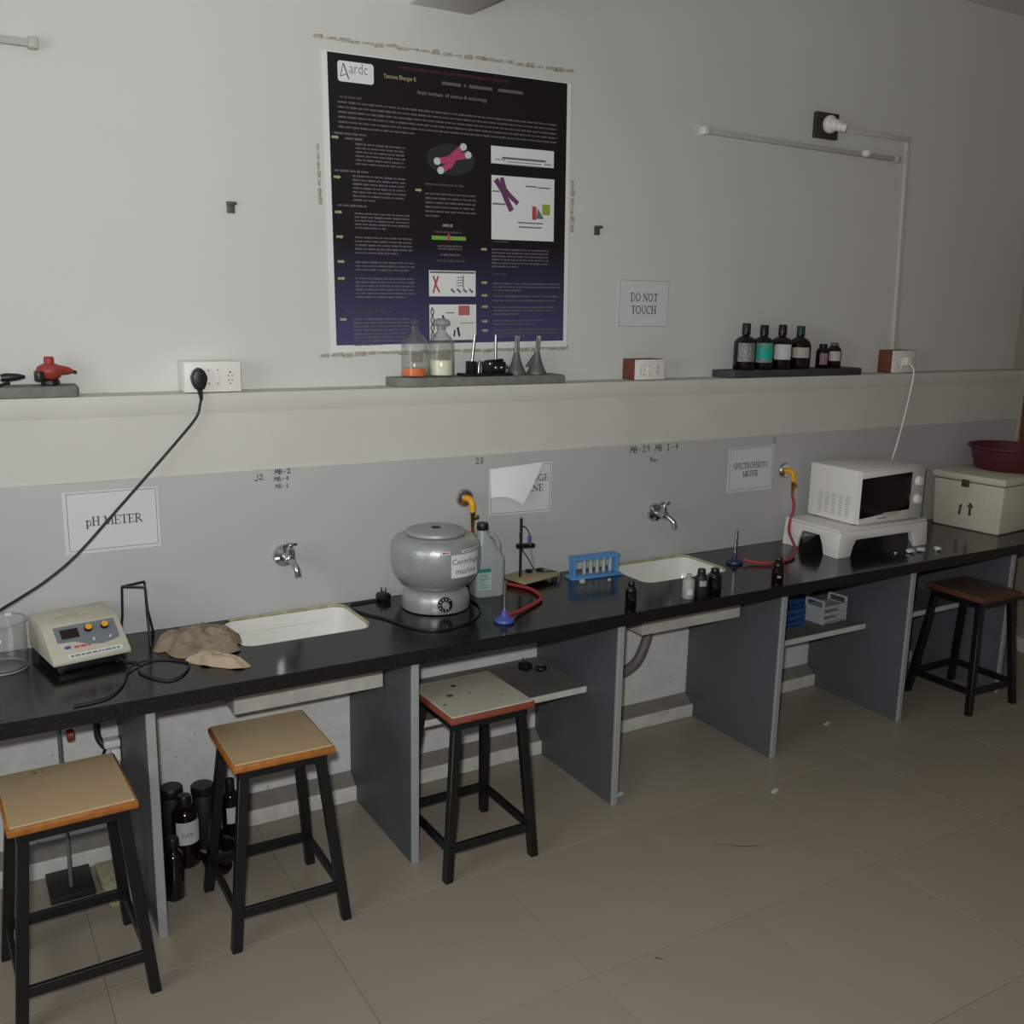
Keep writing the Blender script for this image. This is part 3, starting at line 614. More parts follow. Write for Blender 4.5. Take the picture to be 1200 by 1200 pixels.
# ---- blue test tube rack
def tube_rack(label, x, y, z, rz, w, d, h, mt, n, tubes=True, group=None):
    t = thing('test_tube_rack', label, 'tube rack', (x, y, z), rz, group)
    G().box(-w/2-.012, w/2+.012, -d/2-.006, d/2+.006, 0, .010).build('base_plate', mt, t, bevel=.002)
    # top plate with holes, kept as strips and bridges
    g = G().box(-w/2, w/2, -d/2, -d/2+.014, h-.012, h).box(-w/2, w/2, d/2-.014, d/2, h-.012, h); p = (w-.03)/n
    for k in range(n+1): xx = -w/2+.015+k*p; g.box(xx-.0035, xx+.0035, -d/2+.014, d/2-.014, h-.012, h)
    g.box(-w/2, -w/2+.012, -d/2+.014, d/2-.014, h-.012, h).box(w/2-.012, w/2, -d/2+.014, d/2-.014, h-.012, h)
    g.build('top_plate', mt, t)
    for sx in (-1, 1): G().box(sx*(w/2-.006)-.005, sx*(w/2-.006)+.005, -d/2+.004, d/2-.004, .0102, h-.0122).build('end_post', mt, t, bevel=.0015, seg=1)
    return t, p
t, p = tube_rack('bright blue test tube rack with glass tubes left of the second sink', 2.268, -.115, ZT+.0005, -.06, .215, .05, .09, blue_plastic, 6)
G().lathe([(.009, .0), (.009, .01)], 12).build('rack_foot', white_plastic, t, loc=(-.1, -.045, -.0005)) if False else None
rx, ry = 2.268, -.115
for k in range(6):
    u = -.215/2+.015+(k+.5)*p; x, y = rx+u*math.cos(-.06), ry+u*math.sin(-.06)
    if k == 0: continue
    t2 = thing('test_tube', '%s glass test tube from the left in the bright blue rack' % ('', 'first', 'second', 'third', 'fourth', 'fifth')[k], 'test tube', (x, y, ZT+.0112), group='tubes in the blue rack')
    G().lathe([(0, 0), (.004, .0008), (.007, .004), (.008, .009), (.008, .062), (.0090, .064), (.0090, .066), (.0074, .066), (.0070, .01), (0, .004)], 14, cap=False).build('glass_wall', MATS['milky_plastic'], t2, smooth=50)
for (x, y, l) in ((2.168, -.178, 'round off-white stopper at the left foot of the blue rack'), (2.285, -.20, 'small off-white scrap in front of the blue rack')):
    o = G().lathe([(0, 0), (.011, .001), (.013, .006), (.012, .014), (.007, .018), (0, .018)] if x < 2.2 else [(0, 0), (.008, .001), (.009, .005), (.005, .010), (0, .011)], 14).build('rubber_stopper' if x < 2.2 else 'paper_scrap', M('stopper', '#A9A79A', .8, bump=(80, .5)), loc=(x, y, ZT), smooth=50); tag(o, l, 'stopper' if x < 2.2 else 'scrap')

# ---- small bottles along the front edge
def bottle(name, label, x, y, z, r, h, mt, capm, cat='bottle', neck=.42, lab=None, group=None, caph=.18, shoulder=.68, rz=0):
    t = thing(name, label, cat, (x, y, z), rz, group); n = r*neck; hs = h*shoulder
    b = G().lathe([(0, 0), (r*.9, 0), (r, r*.12), (r, hs), (r*.93, hs+r*.25), (r*.72, hs+r*.5), (n*1.05, hs+r*.72), (n, h*(1-caph)), (n*1.25, h*(1-caph)+.0015), (n*1.25, h*(1-caph)+.005), (n, h*(1-caph)+.006)], 28).build('bottle_body', mt, t, smooth=50)
    G().lathe([(n*1.05, h*(1-caph)+.006), (n*1.22, h*(1-caph)+.008), (n*1.18, h-.003), (n*1.05, h), (0, h)], 22).build('cap', capm, t, smooth=40)
    if lab:
        z0, z1, lm, a0, a1 = lab; q = cylpatch('paper_label', a0, a1, z0*h, z1*h, r+.0003, lm, b, 16)
        return t, q
    return t, None
FA = -PI/2-.35   # direction from these bottles towards the camera
lw = M('label_white', '#C9CACB', .7); lgrey = M('label_grey', '#9B9B98', .7)
def prn(par, text, size, a, z, r, mt=None):
    g = G(); w = font_w(text, size); printed(g, text, size, lambda u, v: tuple(cyl(a+(u-w/2)/r, z+v, r))); g.build('lettering', mt or ink, par)
bottle('dropper_bottle', 'small frosted white bottle first in the row in front of the second sink', 2.415, -.525, ZT, .023, .094, M('frosted', '#B4B5AE', .5, trans=.2), M('frosted_cap', '#A3A49E', .5), lab=(.18, .42, lw, FA-.5, FA+.4), neck=.36)
bottle('reagent_bottle', 'small black bottle with a pale label beside the frosted white bottle', 2.468, -.535, ZT, .023, .110, black_soft, black_plastic, lab=(.42, .62, lgrey, FA-.6, FA+.7), neck=.55)
bottle('reagent_bottle', 'small black bottle at the right end of the front row of three', 2.545, -.525, ZT, .028, .100, dark_glass, black_plastic, neck=.5)
bottle('reagent_bottle', 'small dark amber bottle under the far gas tap', 2.893, -.515, ZT, .024, .103, amber_glass, M('cap_brown', '#3A2324', .5), lab=(.2, .28, lgrey, FA-.5, FA+.1), neck=.55)
bottle('reagent_bottle', 'small black bottle at the front edge below the blue rack', 2.147, -.52, ZT, .021, .098, dark_glass, black_plastic, neck=.5)

# ---- plastic step and microwave oven
t = thing('plastic_step', 'white plastic step stool carrying the microwave oven', 'step stool', (3.40, -.375, ZT))
SW, SD, SH = .61, .33, .128
def side(poly, a0, a1, axis, name='side'): return G().prism(poly, a0, a1, axis).build(name, white_plastic, t, bevel=.003)
def arch(L, lw, ch, H):
    return [(0, 0), (lw, 0), (lw+.012, ch*.6), (lw+.03, ch), (L-lw-.03, ch), (L-lw-.012, ch*.6), (L-lw, 0), (L, 0), (L-.012, H), (.012, H)]
side(arch(SW, .085, .075, SH-.012), 0, .02, 'y', 'front_side'); side(arch(SW, .085, .075, SH-.012), SD-.02, SD, 'y', 'back_side')
side(arch(SD, .085, .085, SH-.012), .004, .02, 'x', 'left_side'); side(arch(SD, .085, .085, SH-.012), SW-.02, SW-.004, 'x', 'right_side')
G().box(.008, SW-.008, .004, SD-.004, SH-.0115, SH).build('top_plate', white_plastic, t, bevel=.004)
mwv = t = thing('microwave_oven', 'white microwave oven with black door glass on the plastic step', 'microwave', (3.53, -.36, ZT+SH+.0003), -.02)
MW, MD, MH = .43, .30, .253
G().box(0, MW, .022, MD, .008, MH).build('cabinet', white_plastic, t, bevel=.004)
for fx in (.03, MW-.03):
    for fy in (.05, MD-.03): G().lathe([(.012, 0), (.012, .0079)], 12).build('foot', black_plastic, t, loc=(fx, fy, 0))
dr = G().box(.004, MW*.78, 0, .0218, .010, MH-.003).build('door', white_plastic, t, bevel=.003)
G().prism([(.006, .036), (MW*.50, .052), (MW*.772, .056), (MW*.772, MH-.022), (.006, MH-.034)], -.003, -.0002, 'y').build('door_glass', M('oven_glass', '#07080A', .12, spec=.5), dr, bevel=.001)
G().prism([(.15, .040), (.265, .044), (.258, .056), (.16, .054)], -.009, -.0032, 'y').build('door_handle', offwhite, dr, bevel=.002)
g = dashes(G(), .06, .007, lambda a, b: (.13+a, -.0005, .026+b), 4); g.build('fine_print', ink_line, dr)
cp = G().box(MW*.78+.001, MW-.003, .002, .0218, .010, MH-.003).build('control_panel', M('panel_silver', '#B4B4AE', .45), t, bevel=.003)
for z in (.10, .185):
    k = G().lathe([(.024, 0), (.023, .008), (.018, .018), (0, .019)], 26, Matrix.Translation((MW*.89, .0018, z)) @ Matrix.Rotation(PI/2, 4, 'X')).build('timer_dial', white_plastic, t, smooth=40)
    G().box(-.003, .003, -.021, -.0185, -.016, .016).build('dial_grip', offwhite, k, loc=(MW*.89, .001, z))
for c in range(5):
    g = G()
    for r in range(9): g.box(-.0012, .0002, .055+c*.04, .055+c*.04+.024, .035+r*.011, .035+r*.011+.004)
    g.build('vent_slots', M('vent_dark', '#B4B4AF', .7), t)
cord_of(mwv, 'power_cord', [(4.245, -.002, 1.58), (4.242, -.03, 1.545), (4.222, -.035, 1.44), (4.185, -.035, 1.27), (4.13, -.035, 1.10), (4.05, -.03, 1.0), (3.99, -.03, .94)], .0045, white_plastic)

# ---- styrofoam box with plastic tub
t = thing('styrofoam_box', 'large off-white styrofoam box with lid at the right end of the worktop', 'foam box', (4.482, -.43, ZT), .08)
BW, BD, BH = .46, .375, .245
G().hexa([(.012, .01, 0), (BW-.012, .01, 0), (BW-.012, BD-.01, 0), (.012, BD-.01, 0)], [(0, 0, BH), (BW, 0, BH), (BW, BD, BH), (0, BD, BH)]).build('box_body', styrene, t, bevel=.012, seg=3)
ld = G().box(-.008, BW+.008, -.008, BD+.008, BH+.003, BH+.038).build('lid', styrene, t, bevel=.008, seg=3)
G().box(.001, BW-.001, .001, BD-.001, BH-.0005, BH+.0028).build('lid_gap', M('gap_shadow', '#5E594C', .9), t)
LX = lambda z: .012*(1-z/BH)-.0012
g = G()
def sarrow(y, z):
    for poly in ([(y-.007, z), (y+.007, z), (y+.007, z+.045), (y-.007, z+.045)], [(y-.019, z+.043), (y+.019, z+.043), (y, z+.07)]):
        g.add([(LX(b), a, b) for a, b in poly], [tuple(range(len(poly)))])
sarrow(.165, .075)
g.build('printed_arrow', ink, t)
g = G(); 
for poly in ([(.215, .072), (.228, .072), (.222, .115), (.210, .115)], [(.205, .113), (.228, .113), (.210, .132)]): g.add([(LX(b), a, b) for a, b in poly], [tuple(range(len(poly)))])
g.build('printed_arrow', ink, t)
G().box(-.012, -.0085, .175, .215, BH-.025, BH+.012).build('latch_tape', M('tape_brown', '#4A3F36', .6), t, bevel=.001)
t = thing('plastic_tub', 'round maroon plastic tub on the lid of the styrofoam box', 'tub', (4.835, -.215, ZT+BH+.0385))
G().lathe([(0, 0), (.155, 0), (.165, .006), (.192, .105), (.205, .112), (.205, .120), (.196, .122), (.186, .108), (.158, .012), (0, .008)], 44, cap=False).build('tub_wall', maroon, t, smooth=45)
G().tube([(.203*math.cos(2*PI*k/40), .203*math.sin(2*PI*k/40), .117) for k in range(41)], .006, 8).build('rim', maroon, t, smooth=60)

# ---- crumpled paper bits by the step
random.seed(7)
for x, y, s, l in ((3.726, -.425, .007, 'tiny white pellet on the worktop below the microwave'), (3.80, -.445, .017, 'crumpled white tissue ball touching the step leg'), (3.868, -.45, .019, 'crumpled white tissue ball, middle of the three by the step'), (3.955, -.475, .018, 'flattened white tissue ball nearest the styrofoam box')):
    bm = bmesh.new(); bmesh.ops.create_icosphere(bm, subdivisions=2, radius=s)
    for v in bm.verts:
        v.co *= random.uniform(.75, 1.15); v.co.z = max(v.co.z*.62+s*.55, 0); v.co.x *= 1.25
    me = bpy.data.meshes.new('tissue_ball'); bm.to_mesh(me); bm.free(); me.materials.append(paper)
    o = bpy.data.objects.new('tissue_ball', me); COL.objects.link(o); o.location = (x, y, ZT); tag(o, l, 'tissue', 'tissue bits on the worktop')
# ================================================================== power cable, sockets
def socket_box(label, x0, x1, z0, z1, y0, y1, holes, lm=wood_red, wood=True):
    t = thing('socket_box', label, 'socket box', (x0, y1, z0), group='wall socket boxes'); w, h, d = x1-x0, z1-z0, y1-y0
    G().box(0, w, -d+.006, 0, 0, h).build('wooden_box', lm, t, bevel=.002)
    fp = G().box(.001, w-.001, -d, -d+.0058, .001, h-.001).build('face_plate', white_plastic, t, bevel=.002)
    dk = M('socket_dark', '#2A2A2C', .6)
    for u, v, r in holes: G().lathe([(r, -.001), (r, .0008), (r*.7, .0009), (0, .0009)], 10, Matrix.Translation((u*w, -d, v*h)) @ Matrix.Rotation(PI/2, 4, 'X')).build('socket_hole', dk, fp)
    return t, fp
five = lambda u, v: [(u, v+.17, .0028), (u-.035, v+.06, .0022), (u+.035, v+.06, .0022), (u-.03, v-.09, .0022), (u+.03, v-.09, .0022), (u, v-.2, .0024)]
t, fp = socket_box('white socket box with a black plug, left of the poster', .716, .900, 1.5362, 1.636, .02, .118, five(.80, .48)+[(.42, .28, .0026), (.42, .72, .0022), (.58, .72, .0022), (.58, .28, .0022)], white_plastic)
G().box(.098, .112, -.1005, -.0978, .03, .07).build('switch', white_plastic, fp, bevel=.001)
t2 = thing('power_cable', 'long black cable with its plug, sagging from the left socket across the pH meter sign', 'cable', (.757, .0195, 1.588))
G().prism([(-.013, -.04), (.013, -.04), (.022, -.02), (.026, .0), (.016, .022), (0, .032), (-.016, .022), (-.026, 0), (-.022, -.02)], -.035, -.0005, 'y').build('plug_body', black_plastic, t2, bevel=.006, seg=3)
G().tube([(0, -.018, -.033), (0, -.030, -.050), (-.002, -.047, -.068)], [.010, .008, .0055], 10).build('strain_relief', black_plastic, t2, smooth=50)
cord_of(t2, 'cable', [(.755, -.0275, 1.520), (.75, -.03, 1.505), (.735, -.03, 1.461), (.663, -.04, 1.382), (.565, -.05, 1.28), (.467, -.07, 1.183), (.346, -.10, 1.067), (.256, -.12, 1.003), (.183, -.14, .966), (.115, -.17, .938), (.03, -.23, .90), (-.06, -.30, .84), (-.12, -.36, ZT+.006)], .0042, black_plastic)
for nm, lab, x0, x1, z0, z1 in (('b', 'socket box with a red-brown wooden side below the warning sign', 2.545, 2.705, 1.5362, 1.622), ('c', 'socket box with a red-brown wooden side feeding the microwave cord', 4.150, 4.325, 1.5362, 1.648)):
    t, fp = socket_box(lab, x0, x1, z0, z1, .03, .118, five(.75, .5)+[(.3, .25, .0028), (.3, .5, .002), (.3, .7, .002), (.48, .7, .002), (.48, .25, .003)])
    for u in (.10, .40): G().box(u*(x1-x0), u*(x1-x0)+.016, -.0905, -.0878, .022, .056).build('switch', white_plastic, fp, bevel=.001)
inv = (Matrix.Translation(mwv.location) @ mwv.rotation_euler.to_matrix().to_4x4()).inverted()
G().prism([(-.022, -.02), (.022, -.02), (.024, .012), (.014, .022), (-.014, .022), (-.024, .012)], -.03, -.0005, 'y').build('plug', white_plastic, mwv, loc=inv @ Vector((4.245, .029, 1.595)), bevel=.004)

# ================================================================== stone ledge slabs and what stands on them
ZL = 1.5355
def slab(label, x0, x1, mt, c0=.03, c1=.02, th=.033):
    o = G().prism([(x0, .112), (x0+c0*.2, .05), (x0+c0, -.002), (x1-c1*.3, -.004), (x1, .01), (x1+.004, .112)], 0, th, 'z').build('stone_slab', mt, loc=(0, 0, ZL), bevel=.004, seg=2); return tag(o, label, 'slab', 'stone slabs on the ledge')
TS = .033; ZS = ZL+TS+.0006
slab('grey stone slab on the ledge under the red regulator', -.12, .398, grey_slate, .05)
slab('grey stone slab on the ledge below the poster', 1.455, 2.178, grey_slate, .07)
slab('dark stone slab on the ledge under the amber bottles', 3.04, 3.895, dark_slate, .03)
# red regulator
t = thing('gas_regulator', 'red and black gas regulator on the left ledge slab', 'regulator', (.325, .055, ZS), .2)
G().lathe([(.022, 0), (.027, .003), (.027, .014), (.02, .018)], 20).build('base_collar', black_plastic, t, smooth=40)
rp = M('regulator_red', '#A33A33', .5, var=(30, .15))
G().lathe([(.02, .0175), (.026, .022), (.036, .034), (.038, .046), (.034, .056), (.022, .063), (.014, .066)], 26).build('body', rp, t, smooth=45)
G().lathe([(.0145, .0655), (.0145, .083), (.012, .086), (0, .086)], 18).build('top_knob', rp, t, smooth=40)
G().tube([(.030, 0, .045), (.052, -.004, .042), (.066, -.005, .04)], [.015, .012, .006], 12).build('outlet', rp, t, smooth=40)
G().tube([(.064, -.005, .04), (.076, -.006, .036)], .0055, 10).build('nozzle', black_soft, t)
G().box(-.045, -.024, -.03, .01, .012, .045).build('latch', black_plastic, t, bevel=.005)
wand = t = thing('wand_torch', 'grey wand with a black tip lying on the left ledge slab', 'wand', (.09, .035, ZS))
G().tube([(-.15, 0, .024), (.10, 0, .026)], .009, 12).build('grey_shaft', M('shaft_grey', '#9A9B97', .4), t, smooth=50)
G().tube([(.10, 0, .026), (.115, 0, .027), (.145, .0, .028), (.165, 0, .028)], [.011, .013, .010, .004], 12).build('black_tip', black_plastic, t, smooth=40)
G().box(-.1, .09, -.012, .012, 0, .014).build('rest_block', M('rest_grey', '#8B8C88', .6), t, bevel=.002)
cord_of(wand, 'cord', [(.21, .02, ZS+.012), (.18, .005, ZS+.004), (.165, -.012, ZS-.008), (.15, -.022, ZS-.03), (.13, -.024, 1.53), (.10, -.02, 1.50)], .005, black_plastic)
# reagent bottles with stoppers
def clear_bottle(label, x, liq, lh, dome):
    t = thing('glass_bottle', label, 'bottle', (x, .052, ZS), group='clear reagent bottles on the ledge'); r = .049
    G().lathe([(0, 0), (.045, 0), (r, .005), (r, .118), (.046, .13), (.036, .146), (.022, .158), (.017, .166), (.017, .176), (.020, .178), (.020, .182), (.0145, .182), (.0145, .166), (.034, .143), (.0455, .117), (.0455, .006), (0, .005)], 36, cap=False).build('glass_wall', clear, t, smooth=50)
    if dome: G().lathe([(.013, .172), (.0145, .1835), (.028, .186), (.034, .192), (.030, .205), (.016, .212), (0, .213)], 24).build('stopper', glass('stopper_frost', '#C9CFCD', 1.5, .2, .35), t, smooth=50)
    else: G().lathe([(.011, .168), (.0140, .183), (.010, .187), (.017, .196), (.018, .206), (.012, .21), (0, .21)], 20).build('stopper', MATS['clear_glass'], t, smooth=50)
    G().lathe([(0, .0055), (.0445, .0062), (.045, .009), (.045, lh), (0, lh)], 32).build('liquid', liq, t, smooth=40)
    q = cylpatch('etched_label', -PI/2-.75, -PI/2+.15, .06, .095, r+.0006, M('etched', '#B9B2A6', .7, alpha=.22), t)
    return t
clear_bottle('clear glass bottle with a little orange liquid on the ledge', 1.546, M('orange_liquid', '#FF7A22', .25, sss=.3), .032, False)
clear_bottle('clear glass bottle half full of pale yellow-white liquid on the ledge', 1.655, M('white_liquid', '#FBF9DC', .25, sss=.4), .062, True)
# black microscope-stage clamps
t = thing('clamp_assembly', 'black metal clamp base with two upright rods on the ledge slab', 'clamp', (1.838, .045, ZS))
G().box(-.105, .105, -.035, .035, 0, .010).build('base_plate', black_plastic, t, bevel=.003)
G().box(-.075, -.045, -.02, .02, .0105, .055).build('left_boss', black_plastic, t, bevel=.003); G().box(-.005, .08, -.022, .022, .0105, .052).build('clamp_block', black_plastic, t, bevel=.004)
for x, tl in ((-.058, .012), (.045, .0)): G().tube([(x, 0, .05), (x+tl, 0, .152)], .0055, 12).build('rod', steel, t, smooth=40)
for x, z in ((.01, .045), (.035, .03), (.06, .03)): G().lathe([(.007, 0), (.007, .006), (.004, .008), (0, .008)], 12, Matrix.Translation((x, -.022, z)) @ Matrix.Rotation(PI/2, 4, 'X')).build('screw', steel, t, smooth=40)
G().tube([(-.032, -.005, .0105), (-.03, -.005, .045), (-.022, -.005, .055)], .007, 10).build('thumb_screw', steel, t, smooth=40)
G().tube([(.08, -.004, .03), (.098, -.006, .032)], .006, 10).build('side_screw', chrome, t, smooth=40); G().bar((.0, 0, .052), (.075, 0, .058), .02, .010).build('jaw', steel_black, t, bevel=.002)
def metal_foot(label, x, s):
    t = thing('flared_stand', label, 'clamp foot', (x, .058, ZS), group='grey metal feet on the ledge')
    gm = M('cast_grey', '#6E6F6B', .55, metal=.3, var=(30, .2))
    G().lathe([(0, 0), (.039, 0), (.040, .006), (.032, .020), (.021, .045), (.014, .07), (.011, .085)], 24).build('flared_base', gm, t, smooth=45)
    G().tube([(0, 0, .083), (.002*s, 0, .13), (.004*s, 0, .148)], [.0105, .010, .011], 12).build('barrel', glass('smoky'+label[:5], '#B9BDBA', 1.6, .15, .35), t, smooth=45)
    G().tube([(-.004, -.01, .085), (-.004, -.008, .15)], .004, 8).build('rod', chrome, t, smooth=40)
    if s > 1: G().prism([(-.05, .03), (-.015, .075), (-.012, .03)], -.008, .008, 'y').build('fin', gm, t, bevel=.002)
metal_foot('tapered grey metal foot with a bright rod next to the black clamp', 1.984, 1); metal_foot('stout grey metal foot with a side fin at the right of the ledge slab', 2.078, 2)
# amber reagent bottles
green_cap = M('cap_green', '#1D3B33', .5); teal = M('label_teal', '#1FA596', .6); lsil = M('label_silver', '#8E8E8A', .35, metal=.4, bump=(90, .8)); FB = -PI/2-.62
for i, (x, h, capm, lb, l) in enumerate(((3.178, .205, M('cap_dark', '#22282A', .5), (.18, .58, lsil), 'tallest dark reagent bottle with a torn silvery label on the far slab'), (3.288, .198, black_plastic, (.16, .60, teal), 'dark reagent bottle with a turquoise label on the far slab'),
        (3.403, .200, black_plastic, (.22, .56, lw), 'dark reagent bottle with a plain white label on the far slab'), (3.520, .195, green_cap, (.26, .50, M('label_cream', '#B3AFA6', .7)), 'dark reagent bottle with a green cap and cream label on the far slab'))):
    b, q = bottle('reagent_bottle', l, x, .055, ZS, .051, h, amber_glass, capm, neck=.31, lab=(*lb, FB-.75, FB+.8), group='dark reagent bottles on the far slab', caph=.24, shoulder=.555)
    if i == 1:
        cylpatch('silver_band', FB-.75, FB+.8, .16*h, .23*h, .0518, lsil, q, 16); cylpatch('silver_band', FB-.75, FB+.8, .52*h, .58*h, .0518, lsil, q, 16)
    if i == 3: g = G(); dashes(g, .05, .005, lambda a, v: tuple(cyl(FB-.4+a/.052, .37*h+v, .0528)), 6); g.build('fine_print', ink_line, q)
b, q = bottle('small_bottle', 'small dark bottle with a pinkish label on the far slab', 3.672, .05, ZS, .031, .112, amber_glass, black_plastic, neck=.5, lab=(.15, .62, M('label_pink', '#8B6A74', .7), FB-.6, FB+.6))
b, q = bottle('small_bottle', 'small bottle with a white label and clear faceted stopper', 3.748, .05, ZS, .034, .118, amber_glass, M('stopper_grey', '#5E605D', .2), neck=.45, lab=(.28, .66, M('label_white2', '#B9B8B2', .7), FB-.8, FB+.8))

# ================================================================== poster
POSTER_TEXT = [('r', 1.52, 2.642, 0.455, 1, 0.0, 1), ('w', 1.592, 2.57, 0.323, 1, 0.0, 1), ('d', 1.301, 2.525, 0.08, 1, 0.0, 1), ('g', 1.294, 2.508, 0.893, 6, 0.016, 0.32), ('g', 1.277, 2.407, 0.125, 1, 0.0, 1.0), ('g', 1.317, 2.392, 0.069, 1, 0.0, 1.0), ('g', 1.354, 2.376, 0.188, 6, 0.013, 1.0), ('g', 1.275, 2.285, 0.126, 1, 0.0, 1.0), ('g', 1.34, 2.27, 0.201, 7, 0.0133, 0.45), ('g', 1.282, 2.17, 0.108, 1, 0.0, 1.0), ('g', 1.344, 2.145, 0.21, 5, 0.0122, 0.6), ('g', 1.343, 2.064, 0.221, 5, 0.0132, 0.75), ('g', 1.342, 1.979, 0.229, 3, 0.013, 0.9), ('g', 1.341, 1.923, 0.233, 6, 0.013, 0.85), ('d', 1.297, 1.807, 0.185, 1, 0.0, 1), ('g', 1.329, 1.78, 0.217, 8, 0.0129, 0.5), ('d', 1.619, 2.26, 0.157, 1, 0.0, 1), ('g', 1.619, 2.227, 0.208, 6, 0.0154, 0.3), ('w', 1.689, 2.118, 0.042, 1, 0.0, 1), ('d', 1.654, 2.094, 0.113, 1, 0.0, 1), ('g', 1.668, 2.044, 0.103, 2, 0.01, 1.0), ('g', 1.678, 2.013, 0.082, 1, 0.0, 1.0), ('d', 1.664, 1.991, 0.115, 1, 0.0, 1), ('d', 1.903, 2.067, 0.064, 1, 0.0, 1), ('g', 1.896, 2.038, 0.258, 6, 0.0126, 0.45), ('d', 1.901, 1.946, 0.061, 1, 0.0, 1), ('g', 1.902, 1.911, 0.309, 3, 0.0125, 0.4), ('g', 1.903, 1.863, 0.297, 2, 0.016, 0.98), ('g', 1.903, 1.821, 0.283, 3, 0.0125, 0.4), ('g', 1.904, 1.77, 0.235, 2, 0.013, 0.8), ('g', 1.905, 1.734, 0.3, 3, 0.0115, 0.5)]
POSTER_ARROWS = [(1.28, 2.393), (1.283, 2.263), (1.284, 2.147), (1.286, 2.064), (1.288, 1.98), (1.287, 1.922), (1.29, 1.78), (1.592, 2.237), (1.862, 2.037), (1.864, 1.914), (1.865, 1.866), (1.866, 1.824), (1.866, 1.769), (1.867, 1.734)]
t = thing('poster', 'large black and purple science poster with white border on the wall', 'poster', (1.745, YU, 2.17), rot=(0, math.radians(-.9), 0))
ox, oz = 1.745, 2.17
G().box(-.503, .503, -.004, -.001, -.505, .497).build('paper_sheet', paper_gloss, t)
def poster_print():
    mt = bpy.data.materials.new('poster_print'); mt.use_nodes = True; N = mt.node_tree.nodes; L = mt.node_tree.links; b = N['Principled BSDF']
    tc = N.new('ShaderNodeTexCoord'); sp = N.new('ShaderNodeSeparateXYZ'); L.new(tc.outputs['Object'], sp.inputs[0]); mr = N.new('ShaderNodeMapRange')
    mr.inputs['From Min'].default_value = -.48; mr.inputs['From Max'].default_value = -.12; L.new(sp.outputs['Z'], mr.inputs['Value'])
    rp = N.new('ShaderNodeValToRGB'); rp.color_ramp.elements[0].color = rgb('#4C4870'); rp.color_ramp.elements[1].color = rgb('#1D1A1E'); L.new(mr.outputs[0], rp.inputs[0])
    L.new(rp.outputs[0], b.inputs['Base Color']); b.inputs['Roughness'].default_value = .55; b.inputs['Specular IOR Level'].default_value = .25; return mt
pp = G().box(-.483, .484, -.0052, -.0041, -.481, .493).build('printed_field', poster_print(), t)
PM = {'g': M('print_grey', '#625D64', .8), 'd': M('print_dim', '#4D474E', .8), 'w': M('print_white', '#8B8585', .8), 'r': M('print_maroon', '#451A1D', .8)}
def pblock(kind, x, z, w, n, dz, last, seed):
    rnd = random.Random(seed); f = Flat(-.0056); h = .0058 if n > 1 else .0068
    if kind in 'wr': h = .011
    for k in range(n):
        L = w*(last if k == n-1 and n > 1 else 1); xx = 0
        while xx < L-.004:
            ww = min(rnd.uniform(.008, .034), L-xx); hh = h*rnd.uniform(.8, 1.15); f.rect(x-ox+xx, z-oz-k*dz-hh/2, x-ox+xx+ww, z-oz-k*dz+hh/2); xx += ww+.0042
    f.build('text_block', PM[kind], t, stuff=True)
for i, p_ in enumerate(POSTER_TEXT):
    if i != 1: pblock(*p_, 100+i)   # the institute line is set in letters below
for x, z in POSTER_ARROWS:
    f = Flat(-.0056); f.poly([(x-ox-.012, z-oz-.004), (x-ox+.005, z-oz-.004), (x-ox+.005, z-oz-.007), (x-ox+.015, z-oz), (x-ox+.005, z-oz+.007), (x-ox+.005, z-oz+.004), (x-ox-.012, z-oz+.004)])
    f.build('bullet_arrow', M('print_yellow', '#A9A67C', .8), t)
g = G(); printed(g, 'Yamona Bhargav R', .021, lambda a, b: (1.465-ox+a*.78, -.0056, 2.602-oz+b)); g.build('author_print', M('print_gold', '#B7AC7C', .8), t)
f = Flat(-.0056); xx = 1.465-ox+.225
for w in (.09, .02, .11, .012, .12): f.rect(xx, 2.603-oz, xx+w-.012, 2.614-oz); xx += w
f.build('text_block', PM['g'], t, stuff=True)
g = G(); printed(g, 'Arpit institute  of science & technology', .019, lambda a, b: (1.592-ox+a*.94, -.0060, 2.562-oz+b)); g.build('institute_print', PM['w'], t)
def picture(name, x0, z1, x1, z0): return G().box(x0-ox, x1-ox, -.0058, -.0053, z0-oz, z1-oz).build(name, paper_gloss, t)
lg = G().prism(rrect(1.297-ox, 1.428-ox, 2.574-oz, 2.640-oz, .010), -.0058, -.0053, 'y').build('logo_plate', paper_gloss, t)
g = G(); printed(g, 'ardc', .05, lambda a, b: (1.338-ox+a*.78, -.0062, 2.603-oz+b)); g.build('logo_lettering', M('logo_grey', '#8F9496', .7), lg)
f = Flat(-.0062); f.stroke([(1.318-ox, 2.632-oz), (1.336-ox, 2.585-oz)], .004).stroke([(1.318-ox, 2.632-oz), (1.306-ox, 2.59-oz), (1.33-ox, 2.6-oz)], .0025); f.build('logo_mark', ink, lg)
pk, wh, pu, gr, rd = M('print_pink', '#B5476F', .8), M('print_tip', '#CBD6D0', .8), M('print_purple', '#6A3E66', .8), M('print_green', '#79A84A', .8), M('print_red2', '#B04A55', .8)
cx, cz = 1.726-ox, 2.350-oz
f = Flat(-.0058); f.poly(arc(cx, cz, .10, .055, 0, 360, 24)[:-1]); f.build('chromosome_glow', M('print_glow', '#2A2D28', .8), t)
f = Flat(-.0062); f.stroke(spline([Vector((cx-.055, cz-.012)), Vector((cx-.015, cz+.0)), Vector((cx+.02, cz+.02)), Vector((cx+.05, cz+.042))], 5), .022) if False else f.stroke([(cx-.055, cz-.008), (cx-.01, cz+.0), (cx+.012, cz+.018), (cx+.045, cz+.045)], .022)
